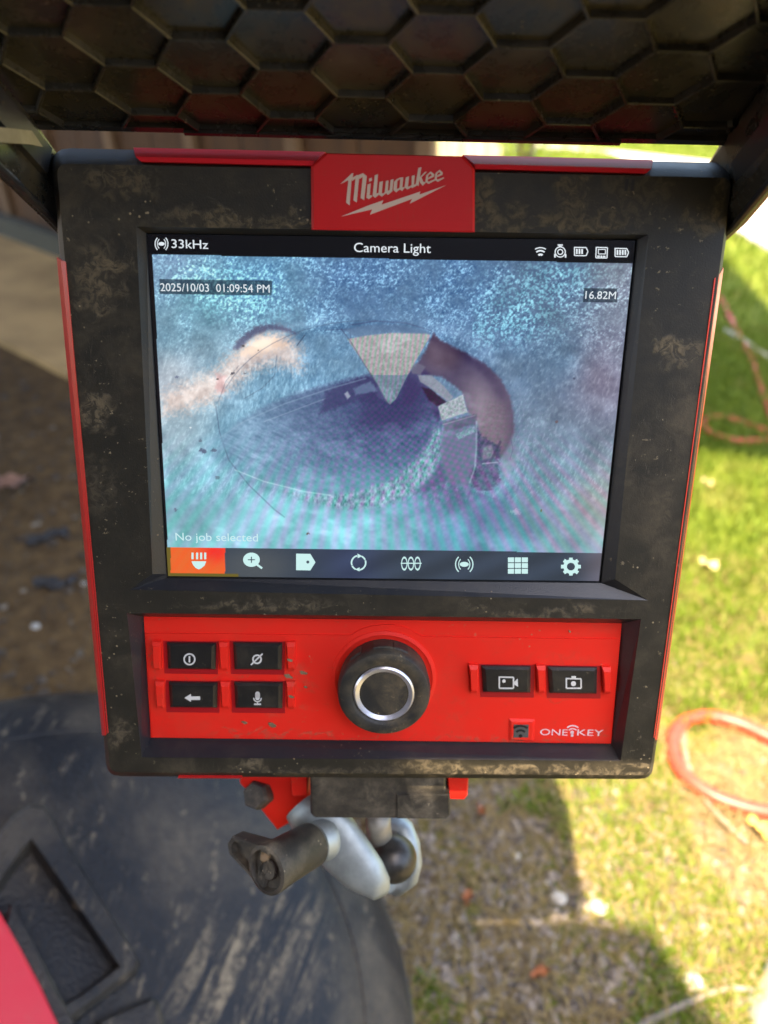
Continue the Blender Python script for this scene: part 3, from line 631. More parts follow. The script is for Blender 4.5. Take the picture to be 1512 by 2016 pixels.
# ---- knob
kc = ML(756, 1368, P2+.0145); kb = np.array([kc[0], kc[1], 0])
sc_ = np.linalg.norm(ML(848, 1369, P2+.0125)-ML(756, 1369, P2+.0125))
g = Geo(); lathe(g, kb+np.array([0, 0, P2]), (0, 0, 1), [(sc_*1.16, 0), (sc_*1.16, .0006), (sc_*1.08, .0011), (sc_*1.04, .0005), (sc_*.9, .0002)], 64); g.make('knob_collar', M_RED, mon, local=True, smooth='auto')
g = Geo(); Hk = .0145
lathe(g, kb+np.array([0, 0, P2]), (0, 0, 1), [(sc_*.97, 0), (sc_*.985, .004), (sc_*1.0, .0080), (sc_*1.0, .0098), (sc_*.985, Hk-.0014), (sc_*.95, Hk-.0003), (sc_*.90, Hk), (sc_*.74, Hk), (sc_*.70, Hk-.0004), (sc_*.67, Hk-.0009), (sc_*.5, Hk-.0009), (0.0, Hk-.0008)], 72)
knob = g.make('knob', M_KNOB, mon, local=True, smooth='auto')
g = Geo(); lathe(g, kb+np.array([0, 0, P2+Hk-.0012]), (0, 0, 1), [(sc_*.65, 0), (sc_*.645, .0007), (sc_*.61, .0013), (sc_*.535, .0007), (sc_*.525, .0006), (sc_*.52, 0)], 72); g.make('ring', M_SILVER, knob, local=True, smooth='auto')
for t, dt in ((92, 12), (70, 9), (128, 8)):
    gg = Geo(); rs = []
    for a in np.radians(np.linspace(t-dt, t+dt, 8)):
        d = np.array([math.cos(a), math.sin(a), 0]); o_ = kb+np.array([0, 0, P2]); rs.append([o_+d*sc_*.9+np.array([0, 0, .003]), o_+d*sc_*1.02+np.array([0, 0, .004]), o_+d*sc_*1.025+np.array([0, 0, .0098]), o_+d*sc_*.95+np.array([0, 0, .0118])])
    gg.rings(rs); gg.make('grip_tab', M_KNOB, knob, local=True)

# ---- screen picture
def screen():
    nu, nv = 600, 450; Wd, Hd = .186, .1395
    A, B_, C_, D = [np.array(ML(*q, 0.)) for q in ((290, 461), (1250, 474), (1179, 1144), (331, 1134))]
    uu, vv = np.meshgrid(np.linspace(0, 1, nu), np.linspace(0, 1, nv))
    L = (A*(1-uu[..., None])+B_*uu[..., None])*(1-vv[..., None])+(D*(1-uu[..., None])+C_*uu[..., None])*vv[..., None]
    L[..., 2] = 0
    px = ppx(L.reshape(-1, 3)); x = px[:, 0].reshape(nv, nu); y = px[:, 1].reshape(nv, nu)
    key = [(320, 520, 120, 158, 192), (500, 540, 92, 148, 188), (700, 560, 82, 125, 172), (900, 560, 82, 126, 172), (1100, 545, 88, 122, 158), (1225, 560, 128, 140, 160), (330, 650, 112, 158, 182), (400, 600, 104, 160, 185),
        (450, 720, 128, 165, 186), (550, 760, 108, 158, 190), (600, 700, 100, 146, 182), (1000, 650, 84, 120, 158), (1100, 700, 90, 124, 155), (1190, 740, 128, 122, 146), (1215, 700, 120, 128, 150), (1100, 900, 118, 143, 168), (1180, 1000, 160, 165, 168),
        (1050, 1000, 122, 152, 176), (350, 850, 160, 190, 205), (380, 950, 122, 185, 205), (360, 1040, 122, 190, 200), (500, 1050, 132, 190, 210), (650, 1060, 128, 190, 212), (750, 1065, 122, 185, 208), (900, 1060, 100, 162, 194), (1000, 1060, 105, 158, 190), (1120, 1075, 135, 170, 188),
        (460, 880, 112, 170, 200), (900, 950, 105, 120, 160), (960, 1000, 88, 118, 158), (340, 745, 170, 180, 190)]
    num = 0; den = 0
    for kx, ky, r, g_, b in key:
        w = 1/((x-kx)**2+(y-ky)**2+1500)**1.6; num = num+w[..., None]*np.array([r, g_, b], float); den = den+w
    c = num/den[..., None]
    f1 = fbm(x, y, 1/9., 3, 1); f2 = fbm(x, y, 1/4., 3, 5); f3 = fbm(x, y, 1/45., 4, 11); f4 = fbm(x, y, 1/2.4, 2, 31)
    ss = lambda v, a, b: (lambda t: t*t*(3-2*t))(np.clip((v-a)/(b-a), 0, 1))
    def sdf(poly):
        d = np.full(x.shape, 1e9); k_ = len(poly); ins = inside(x, y, poly)
        for i in range(k_):
            ax_, ay = poly[i]; bx, by = poly[(i+1) % k_]; ex, ey = bx-ax_, by-ay; t = np.clip(((x-ax_)*ex+(y-ay)*ey)/(ex*ex+ey*ey), 0, 1); d = np.minimum(d, np.hypot(x-ax_-t*ex, y-ay-t*ey))
        return np.where(ins, -d, d)
    def lay(poly, col, soft=2., op=1.0, wob=2.0, tex=0.0, closed=True):
        nonlocal c
        m = ss(-(sdf(poly)+(f2-.5)*2*wob), -soft, soft)*op; col = np.array(col, float)
        if col.ndim == 1: col = col+(f2-.5)[..., None]*tex
        c = c*(1-m[..., None])+col*m[..., None]; return m
    def line(pts_, wd, col, op=.8, soft=1.2):
        nonlocal c
        d = np.full(x.shape, 1e9)
        for (ax_, ay), (bx, by) in zip(pts_[:-1], pts_[1:]):
            ex, ey = bx-ax_, by-ay; t = np.clip(((x-ax_)*ex+(y-ay)*ey)/(ex*ex+ey*ey), 0, 1); d = np.minimum(d, np.hypot(x-ax_-t*ex, y-ay-t*ey))
        m = ss(-d, -wd-soft, -wd+soft)*op; c = c*(1-m[..., None])+np.array(col, float)*m[..., None]
    c = c*(1+(f3-.5)[..., None]*.35)+(f1-.5)[..., None]*22
    top_ = ss(y, 780, 560)*(.35+.65*ss(f3, .38, .62))
    spk = ss(f2*.6+f4*.4, .53, .66)*top_*(.45+.55*ss(x, 420, 700)*ss(1130, 980, 1000) if False else 1)
    c = c+spk[..., None]*np.array([50, 68, 64.]); c = c-(ss(f2*.5+f4*.5, .46, .34)*top_)[..., None]*np.array([26, 28, 25.])
    dia = np.exp(-((x-1040)+(y-600)*.9)**2/2/70**2)*ss(y, 500, 540)*ss(y, 700, 640)*(x > 930); c = c+(dia*ss(f2, .42, .62))[..., None]*np.array([16, 46, 38.])
    dia = np.exp(-((x-450)-(y-580)*.8)**2/2/60**2)*ss(y, 500, 540)*ss(y, 660, 600)*(x < 640); c = c+(dia*ss(f2, .42, .62))[..., None]*np.array([16, 40, 32.])
    mid_ = ss(y, 600, 700)*(1-ss(y, 960, 1010)); sg = fbm(x*1.0+y*.3, y*.5, 1/4., 3, 41); c = c+(ss(sg, .58, .72)*mid_)[..., None]*np.array([15, 17, 16.])-(ss(sg, .42, .3)*mid_)[..., None]*np.array([8, 8, 7.])
    # warm patch and its dark arc
    lay([(320, 778), (380, 752), (430, 725), (465, 690), (510, 655), (560, 655), (590, 690), (590, 728), (540, 716), (500, 728), (455, 765), (410, 795), (320, 818)], np.array([232, 206, 192.])+(f1-.5)[..., None]*60, 20, .78, 16)
    lay([(470, 700), (500, 668), (540, 662), (570, 680), (540, 690), (500, 700)], (248, 216, 188), 10, .85, 7)
    lay([(425, 735), (445, 740), (440, 775), (425, 770)], (205, 150, 150), 5, .6, 4)
    lay([(457, 686), (478, 660), (503, 643), (535, 638), (568, 645), (585, 658), (560, 652), (530, 649), (502, 659), (468, 688)], (84, 86, 120), 4, .80, 3)
    # joint circle
    ell = [(722+297*math.cos(t), 838+207*math.sin(t)) for t in np.linspace(0, 2*math.pi, 60)]
    line(ell[33:46], .7, (72, 88, 118), .5); line([(425, 800), (432, 850), (450, 905), (490, 955), (540, 1003), (560, 1018)], .9, (75, 92, 122), .55)
    line([(545, 700), (540, 740), (515, 765), (480, 785)], .7, (80, 100, 125), .6); line([(470, 720), (445, 750), (430, 790)], .6, (80, 90, 110), .5)
    line([(600, 660), (585, 680)], .8, (60, 70, 90), .7); line([(640, 650), (690, 648), (690, 670)], .8, (70, 80, 120), .5)
    md = ss(np.hypot((x-560), (y-770)), 190, 60)*ss(y, 690, 730); sv = fbm(x*1.2, y*.45, 1/4., 3, 55); c = c+(ss(sv, .55, .7)*md)[..., None]*np.array([20, 24, 24.])-(ss(sv, .45, .32)*md)[..., None]*np.array([12, 11, 9.])
    # far pipe floor
    dk = np.array([56, 60, 112.]); fl = c.copy(); tt = np.clip(np.hypot((x-775), (y-790)*1.3)/330, 0, 1)[..., None]; fcol = dk*(1-tt)+np.array([118, 160, 190.])*tt+(f2-.5)[..., None]*30+(fbm((x+y*1.9)/2.2*.35, (x*-.5+y)*.9, 1/5., 3, 63)-.5)[..., None]*40*(.35+tt)
    low_ = ss(y, 880, 970)[..., None]; fcol = fcol*(1-low_*.6)+np.array([108, 165, 190.])*low_*.6
    lay([(432, 862), (470, 828), (520, 800), (580, 775), (650, 755), (700, 742), (735, 740), (765, 788), (800, 735), (835, 765), (862, 800), (872, 845), (868, 890), (850, 925), (810, 965), (760, 985), (690, 985), (610, 968), (540, 945), (480, 915), (445, 885)], fcol, 7, .90, 4)
    lay([(640, 770), (690, 750), (722, 738), (745, 742), (764, 785), (700, 790), (655, 805), (630, 815)], (62, 60, 108), 6, .6, 4)
    lay([(725, 750), (765, 795), (803, 735), (830, 760), (850, 810), (780, 850), (700, 840)], (62, 58, 105), 22, .55, 4)
    lay([(678, 775), (684, 770), (690, 780), (684, 786)], (165, 175, 195), 2, .8, 1); lay([(695, 765), (730, 750), (742, 770), (700, 778)], (110, 140, 175), 3, .6, 3)
    line([(432, 862), (480, 830), (560, 795), (650, 765), (720, 745)], 1.2, (150, 185, 210), .35); line([(520, 830), (600, 800), (640, 785)], .8, (165, 190, 215), .4)
    # bright crescent
    tx = fbm(x*1.0, y*.6, 1/4., 3, 77)
    cres = np.array([124, 164, 184.])+(tx-.5)[..., None]*125+(np.sin(x/2.6+y/5.))[..., None]*np.array([16, -6, 6.])
    lay([(872, 850), (871, 895), (852, 935), (812, 972), (762, 995), (690, 1003), (610, 990), (560, 968), (640, 975), (720, 965), (780, 940), (820, 905), (845, 870), (855, 840)], cres, 8, .85, 6)
    line([(462, 925), (520, 948), (600, 968), (650, 975)], 1.1, (175, 220, 230), .6)
    lay([(868, 905), (850, 940), (815, 972), (845, 965), (880, 945)], (92, 92, 138), 5, .6, 4)
    # brown opening on the right
    ec_ = np.hypot((x-722)/297, (y-838)/207); bro = np.array([80, 70, 102.])+(np.exp(-((ec_-.80)/.10)**2)*ss(y, 690, 860))[..., None]*np.array([36, 34, 26.])+(np.exp(-((ec_-.93)/.05)**2))[..., None]*np.array([-12, -12, -8.])+ss(np.hypot((x-965), (y-810)*.8), 110, 20)[..., None]*np.array([34, 32, 22.])+ss(np.hypot(x-870, y-690), 60, 20)[..., None]*np.array([12, 4, -8.])+(f3-.5)[..., None]*40
    lay([(853, 655), (866, 668), (886, 680), (920, 696), (955, 716), (985, 745), (1004, 780), (1011, 815), (1012, 850), (1003, 878), (984, 905), (965, 895), (948, 870), (940, 835), (922, 812), (908, 770), (870, 742), (818, 735), (822, 715), (838, 690)], bro, 4, .95, 2)
    lay([(960, 790), (1000, 790), (1008, 850), (990, 895), (955, 890), (945, 840)], np.array([124, 112, 128.])+(f2-.5)[..., None]*24, 14, .8, 4)
    lay([(985, 900), (1010, 860), (1018, 905), (990, 950)], (130, 138, 160), 9, .6, 4)
    lay([(802, 735), (822, 718), (845, 735), (830, 742), (870, 800), (862, 830), (830, 770), (808, 800), (790, 795)], (66, 58, 108), 4, .75, 3)
    lay([(870, 850), (905, 842), (940, 838), (938, 900), (928, 955), (880, 950), (868, 905)], (112, 118, 152), 6, .8, 4)
    lay([(806, 722), (822, 715), (838, 722), (828, 737), (812, 736)], (112, 112, 135), 2, .8, 1)
    lay([(822, 738), (850, 740), (872, 758), (892, 782), (884, 792), (862, 775), (845, 762), (828, 752)], (142, 150, 166), 2, .9, 1.5, 30)
    lay([(830, 762), (848, 766), (880, 792), (860, 800), (845, 788)], (58, 38, 66), 2, .9, 1)
    lay([(862, 800), (912, 776), (916, 798), (922, 812), (895, 820), (870, 828)], (158, 172, 180), 1.5, .95, 1.5, 90)
    lay([(872, 830), (938, 815), (938, 835), (875, 850)], (92, 92, 120), 3, .8, 2); line([(872, 836), (935, 818)], 1., (150, 150, 175), .6)
    lay([(897, 855), (935, 838), (937, 850), (902, 866)], (130, 170, 185), 2, .8, 3, 90)
    lay([(936, 838), (950, 860), (985, 880), (982, 915), (986, 950), (960, 968), (930, 960), (925, 935), (940, 905)], (82, 84, 122), 4, .85, 4, 50)
    line([(938, 830), (938, 880), (935, 920), (925, 950)], 1.5, (165, 195, 210), .55, 2); lay([(950, 880), (968, 876), (974, 900), (950, 905)], (140, 150, 165), 3, .7, 4, 60); line([(985, 870), (975, 890), (965, 910)], 2.5, (70, 70, 100), .6); line([(950, 913), (980, 910)], 1.2, (160, 165, 190), .7)
    line([(1005, 860), (1010, 885), (1004, 905)], .7, (90, 95, 130), .6)
    # hanging bright triangle
    tri = np.array([166, 170, 170.])+(np.sin(x*2*math.pi/9.5+y*.09))[..., None]*np.array([22, -8, 8.])+(f2-.5)[..., None]*50-((y-655)/110)[..., None]*16
    tri = np.where((y > 738)[..., None], tri*np.array([.74, .86, .98]), tri)
    lay([(684, 668), (720, 660), (770, 655), (838, 656), (848, 660), (812, 722), (797, 750), (780, 785), (768, 796), (760, 790), (742, 756), (716, 716)], tri, 1.5, 1, 1.2)
    line([(672, 648), (690, 672), (718, 718), (745, 760), (764, 796)], .9, (70, 72, 105), .6); lay([(676, 650), (720, 640), (780, 638), (850, 655), (838, 657), (770, 655), (700, 664)], (100, 130, 165), 3, .7, 2)
    line([(690, 640), (740, 632), (800, 636), (852, 652)], .8, (72, 78, 120), .6)
    # specks
    for sx_, sy_, r, col in [(400, 888, 9, (84, 100, 128)), (420, 886, 7, (84, 100, 128)), (395, 868, 5, (100, 120, 140)), (345, 1004, 5, (95, 120, 140)), (428, 940, 6, (100, 130, 150)), (478, 681, 4, (80, 78, 80)), (508, 690, 3, (90, 85, 80)), (458, 735, 5, (80, 80, 90)), (482, 735, 3, (80, 80, 90)), (428, 746, 3, (90, 80, 80)), (606, 1050, 4, (95, 80, 70)), (348, 742, 4, (100, 110, 140)), (1145, 660, 3, (170, 210, 225)), (1130, 745, 3, (75, 85, 110)), (375, 842, 3, (220, 235, 240)), (1065, 1005, 3, (120, 105, 60)), (1015, 1008, 10, (150, 175, 195)), (1095, 830, 4, (110, 95, 100))]:
        m = ss(np.hypot(x-sx_, (y-sy_)*1.3)+(f4-.5)*r*1.2, r, r*.5)[..., None]*.85; c = c*(1-m)+np.array(col, float)*m
    # interference bands of the display
    th = np.arctan2(y-520, x-770); rad = np.hypot(x-770, y-520); lowm = ss(y, 850, 1010)*ss(y, 1110, 1000)**0
    mo = np.sin(th*140+rad*.02); mo2 = np.sin(rad*2*math.pi/13.5); am = ss(y, 820, 1000)*(.55+.45*ss(x, 420, 560))*(1-ss(x, 1080, 1200)*.4)
    floor_ = np.exp(-((x-800)/170)**2-((y-900)/110)**2)
    c = c+(mo*am)[..., None]*np.array([20, -10, 6.])+(mo*mo2*floor_)[..., None]*np.array([26, -10, 16.])
    c = c+(np.sin(th*230)*am*ss(x, 900, 1050))[..., None]*np.array([8, -2, -2.])
    # soften and grey the whole feed
    e_ = np.hypot((x-722)/297, (y-838)/207)
    c = c-(12*np.exp(-((e_-.95)/.05)**2)*ss(y, 900, 780))[..., None]*np.array([1, 1, .8])+(9*np.exp(-((e_-1.05)/.05)**2))[..., None]
    gm_ = c.mean(-1, keepdims=True); c = gm_+(c-gm_)*.80; c = 132+(c-132)*1.12+np.array([2, 0, 1.])
    gl_ = ss(fbm(x*.55+y*.35, y*.9-x*.25, 1/30., 3, 91), .55, .75)*ss(y, 560, 700); c = c+gl_[..., None]*np.array([16, 18, 18.])
    # bars
    tl = ((461+(x-290)*.0135)); 
    yt = 501+(x-300)*.0185; yb = 1077+(x-335)*.0135
    topm = (y < yt); c[topm] = (12, 13, 18)
    botm = y > yb; bar = np.array([58, 68, 82.])+np.sin(x/23.+y/9)[..., None]*np.array([4, 5, 7.])*ss(x, 600, 700)[..., None]+ss(np.hypot(x-500, (y-1115)*2), 120, 20)[..., None]*np.array([22, 18, 10.])+ss(x, 1110, 1190)[..., None]*np.array([45, 32, 30.]); bar = bar+np.exp(-((x-690)/60)**2)[..., None]*np.array([0, 0, 14.])
    c[botm] = bar[botm]
    ori = botm & (x > 336) & (x < 443) & (y < 1128+(x-336)*.0135); oc = np.array([238, 106, 48.])+np.exp(-((x-425)/30)**2-((y-1085)/22)**2)[..., None]*np.array([6, -52, -4.])+np.sin((x+y*.7)/4.)[..., None]*np.array([-3, 3, 2.]); c[ori] = oc[ori]
    edge_ = botm & ~ori & ((x < 336+(1140-y)*-.0) | (y > 1128+(x-336)*.0135)) & (x < 470); c[edge_] = (110, 98, 40)
    # caption boxes
    for bx in ([(314, 550), (536, 553), (535, 581), (314, 578)], [(1149, 567), (1216, 568), (1215, 595), (1148, 594)]):
        m = inside(x, y, bx); c[m] = c[m]*.42+np.array([8, 14, 20.])
    lf = (x < 300+(y-500)*.0525) & ~topm & ~botm; c[lf] = (22, 20, 24)
    rgt = (x > 1246-(y-515)*.0965) & ~topm; c[rgt] = c[rgt]*.5
    c = np.clip(c, 0, 255)
    me = bpy.data.meshes.new('screen'); n = nu*nv
    me.vertices.add(n); me.vertices.foreach_set('co', L.reshape(-1, 3).ravel())
    i = (np.arange(nv-1)[:, None]*nu+np.arange(nu-1)[None]).ravel(); fq = np.stack([i+nu, i+nu+1, i+1, i], 1).astype(np.int32)
    me.loops.add(len(fq)*4); me.loops.foreach_set('vertex_index', fq.ravel()); me.polygons.add(len(fq)); me.polygons.foreach_set('loop_start', np.arange(0, len(fq)*4, 4, dtype=np.int32)); me.polygons.foreach_set('loop_total', np.full(len(fq), 4, np.int32)); me.update()
    at = me.color_attributes.new('picture', 'FLOAT_COLOR', 'POINT'); rgba = np.ones((n, 4)); rgba[:, :3] = lin(c.reshape(-1, 3)); at.data.foreach_set('color', rgba.ravel())
    k = NB('screen_glass'); a_ = k.n('ShaderNodeAttribute', attribute_name='picture'); k.color((.006, .006, .007)); k.link(a_.outputs['Color'], k.b.inputs['Emission Color']); k.b.inputs['Emission Strength'].default_value = 1.0*2**-EXPO
    k.set(Roughness=.12); me.materials.append(k.m)
    o = bpy.data.objects.new('screen', me); COL.objects.link(o); o.parent = mon; WM[o] = WM[mon]; return o
scrn = screen()
EW = emis('caption_light', (232, 240, 246)); EC = emis('icon_light', (205, 242, 240)); EB = emis('dim_icon_light', (70, 84, 96)); WS = .00025
text('caption', '33kHz', (338, 488), (410, 490), 17, WS, EW, scrn); text('caption', 'Camera Light', (697, 496), (848, 498), 18, WS, EW, scrn)
text('caption', '2025/10/03  01:09:54 PM', (316, 573), (531, 576), 15.5, WS, EW, scrn); text('caption', '16.82M', (1152, 588), (1212, 589), 15, WS, EW, scrn); text('caption', 'No job selected', (346, 1064), (508, 1066), 15, WS, emis('pale_caption_light', (205, 238, 242)), scrn)
def antenna(cx, cy, s_): return [arc(cx, cy, 6.2*s_, 140, 220, 1.5*s_, 8), arc(cx, cy, 11*s_, 140, 220, 1.8*s_, 10), arc(cx, cy, 6.2*s_, -40, 40, 1.5*s_, 8), arc(cx, cy, 11*s_, -40, 40, 1.8*s_, 10)]
flat('icon', [arc(318, 480, 9, 125, 235, 1.6, 10, .9, 1.2), arc(318, 480, 14, 130, 230, 2, 10, .9, 1.1), arc(318, 480, 9, -55, 55, 1.6, 10, .9, 1.2), arc(318, 480, 14, -50, 50, 2, 10, .9, 1.1), disc(318, 480, 4.5, 14, 1.4, .8)], WS, EW, scrn)
flat('icon', [arc(1064, 506, 18.5, 55, 125, 2), arc(1064, 506, 12.5, 50, 130, 3), arc(1064, 506, 5, 40, 140, 4)], WS, EW, scrn)
flat('icon', ringp(1103, 496, 10, 2)+ringp(1103, 496, 5, 2)+[rect(1098, 481, 1108, 483.5), rect(1100, 484, 1106, 486), rect(1091, 500, 1094, 507), rect(1112, 500, 1115, 507)], WS, EW, scrn)
def batt(x0, y0, x1, y1, n): return stroke([(x0, y0), (x1, y0+.4), (x1+3.5, (y0+y1)/2), (x1, y1+.4), (x0, y1), (x0, y0-1)], 2)+[rect(x0+3+5.2*i, y0+3, x0+6.2+5.2*i, y1-3) for i in range(n)]
flat('icon', batt(1131, 487, 1154, 503, 3), WS, EW, scrn); flat('icon', batt(1211, 489, 1234, 505, 4), WS, EW, scrn)
flat('icon', stroke([(1174, 487), (1196, 487.5), (1195, 508), (1173, 507.5), (1174, 486)], 2)+stroke([(1178, 491), (1192, 491), (1192, 500), (1178, 500), (1178, 490)], 1.6)+[disc(1184, 505, 2), rect(1176, 503, 1181, 506), rect(1187, 503.5, 1192, 506.5)], WS, EW, scrn)
flat('icon', [rect(377, 1088, 381, 1101), rect(386, 1088, 390, 1101), rect(394, 1088, 398, 1101), rect(402, 1088, 406, 1101), [(377, 1105), (406, 1105), (403, 1113), (396, 1119), (391, 1121), (385, 1118), (380, 1112)]], WS, EC, scrn)
flat('icon', [disc(495, 1102, 16.5, 26, 1, .85)]+stroke([(504, 1110), (516, 1119)], 4), WS, EC, scrn); flat('icon_mark', stroke([(488, 1102), (502, 1102)], 2)+stroke([(495, 1096), (495, 1108)], 2), WS+.0002, EB, scrn)
flat('icon', [[(583, 1090), (611, 1090.5), (621, 1107), (611, 1123), (583, 1122.5)]], WS, EC, scrn); flat('icon_mark', [disc(606, 1106.5, 3)], WS+.0002, EB, scrn)
flat('icon', [arc(706, 1108, 14, 100, 200, 3), arc(706, 1108, 14, -80, 20, 3), [(704, 1090), (713, 1095), (704, 1099)], [(708, 1117), (699, 1121), (708, 1125)], arc(706, 1108, 14, 205, 245, 3), arc(706, 1108, 14, 25, 65, 3)], WS, EC, scrn)
flat('icon', sum([ringp(796+13*i, 1109.5, 6, 1.8, 20, .9, 2.0) for i in range(3)], [])+[rect(789, 1108, 830, 1110)], WS, EC, scrn)
flat('icon', [disc(914, 1111, 6, 16, 1.5, .8), arc(914, 1111, 13, 130, 230, 2, 10, .85, 1), arc(914, 1111, 19, 130, 230, 2.4, 10, .9, 1), arc(914, 1111, 13, -50, 50, 2, 10, .85, 1), arc(914, 1111, 19, -50, 50, 2.4, 10, .9, 1)], WS, EC, scrn)
flat('icon', [rect(1000+13.6*i, 1097.5+11.2*j, 1012+13.6*i, 1107+11.2*j) for i in range(3) for j in range(3)], WS, EC, scrn)
gear = ringp(1124, 1115.5, 11.5, 7, 30, 1, .95)
for t in range(8):
    a = t*math.pi/4; gear += stroke([(1124+13*math.cos(a), 1115.5-12.5*math.sin(a)), (1124+19.5*math.cos(a), 1115.5-17.5*math.sin(a))], 7)
flat('icon', gear, WS, EC, scrn)

# ---- sun hood
hs = .0169; HOODL = .381
toW = lambda c: RV*c[0]-UV*c[1]+FV*c[2]
HO = C0+toW(np.array([-6.426, -8.932, 14.178]))*hs; HX = toW(np.array([1, .016, .015]))*hs; HY = toW(np.array([.021, -.061, -.944]))*hs
HN = np.cross(HX, HY); HN /= np.linalg.norm(HN)
if HN @ (C0-HO) < 0: HN = -HN                                   # towards the viewer (down)
def hood(a, b, d=0.0): return HO+HX*a+HY*b+HN*d
def hl(x, y):
    p = PL(x, y, HO, HN)-HO; A_ = np.stack([HX, HY], 1); return np.linalg.lstsq(A_, p, rcond=None)[0]
xl = hl(72, 240)[0]; xr = hl(1432, 246)[0]; yb_ = hl(756, 250)[1]; ytop = yb_+HOODL/np.linalg.norm(HY)
hd = Geo(); r0 = [hood(xl-.9, yb_-.1, -.0004), hood(xr+.45, yb_-.1, -.0004), hood(xr+.45, yb_+7, -.0004), hood(xr-1.6, ytop, -.0004), hood(xl, ytop, -.0004), hood(xl-.9, yb_+8, -.0004)]
hd.rings([[p for p in r0], [p-HN*.004 for p in r0]]); sunhood = hd.make('sun_hood', M_HOOD, mon)
def clip(poly, ax_, lim, keep_gt):
    out = []
    for i in range(len(poly)):
        p, q = poly[i], poly[(i+1) % len(poly)]; a = (p[ax_] > lim) == keep_gt; b = (q[ax_] > lim) == keep_gt
        if a: out.append(p)
        if a != b: t = (lim-p[ax_])/(q[ax_]-p[ax_]); out.append(tuple(p[k_]+(q[k_]-p[k_])*t for k_ in (0, 1)))
    return out
ribs = set(); s3 = math.sqrt(3)
for i in range(-2, 11):
    for j2 in range(-9, 6):
        if (i+j2) % 2: continue
        j = j2/2; cx_, cy_ = 1.5*i, -s3*j+s3/2
        if cy_ > 3.9: continue
        hx = [(cx_+math.cos(t), cy_+math.sin(t)) for t in np.radians(np.arange(0, 360, 60))]
        cl_ = hx
        for ax_, lim, kg in ((0, xl, True), (0, xr, False), (1, yb_, True)):
            if cl_: cl_ = clip(cl_, ax_, lim, kg)
        if len(cl_) < 3: continue
        c2 = np.mean(cl_, 0); gg = Geo()
        inner = [c2+(np.array(p)-c2)*.985 for p in cl_]
        gg.rings([[hood(*p, -.0002) for p in inner], [hood(*(c2+(p-c2)*.97), .0006) for p in inner]]); gg.make('hex_panel', M_HOOD, sunhood)
        for a, b in zip(hx, hx[1:]+hx[:1]):
            sg = clip([a, b, b], 1, yb_, True)
            ka = tuple(sorted([(round(a[0], 3), round(a[1], 3)), (round(b[0], 3), round(b[1], 3))])); ribs.add(ka)
gg = Geo()
for a, b in ribs:
    a, b = np.array(a), np.array(b)
    if b[1] < a[1]: a, b = b, a
    if b[1] <= yb_+.02: continue
    if a[1] < yb_: a = a+(b-a)*(yb_-a[1])/(b[1]-a[1])
    if a[0] > b[0]: a, b = b, a
    if b[0] <= xl+.02 or a[0] >= xr-.02: continue
    if a[0] < xl: a = a+(b-a)*(xl-a[0])/(b[0]-a[0])
    if b[0] > xr: b = a+(b-a)*(xr-a[0])/(b[0]-a[0])
    A_, B_ = hood(*a), hood(*b); d = B_-A_; d /= np.linalg.norm(d); sd = np.cross(d, HN); A_, B_ = A_-d*.0004, B_+d*.0004
    r = lambda p: [p-sd*.0008, p-sd*.0006+HN*.0029, p-sd*.0003+HN*.0032, p+sd*.0003+HN*.0032, p+sd*.0006+HN*.0029, p+sd*.0008]
    gg.rings([r(A_), r(B_)])
gg.make('rib_lattice', M_HOOD, sunhood)
# hinge bar along the lower edge of the hood
gg = Geo()
def bar(pa, pb, d0, d1, b0, b1): gg.rings([[hood(pa, b0, d0), hood(pa, b1, d0), hood(pa, b1, d1), hood(pa, b0, d1)], [hood(pb, b0, d0), hood(pb, b1, d0), hood(pb, b1, d1), hood(pb, b0, d1)]])
bar(xl-.3, xr+.3, -.004, .0022, yb_-.22, yb_-.02); bar(xl+3.3, xr-2.2, .0022, .0034, yb_-.20, yb_-.08); gg.make('hinge_bar', M_HOOD, sunhood)
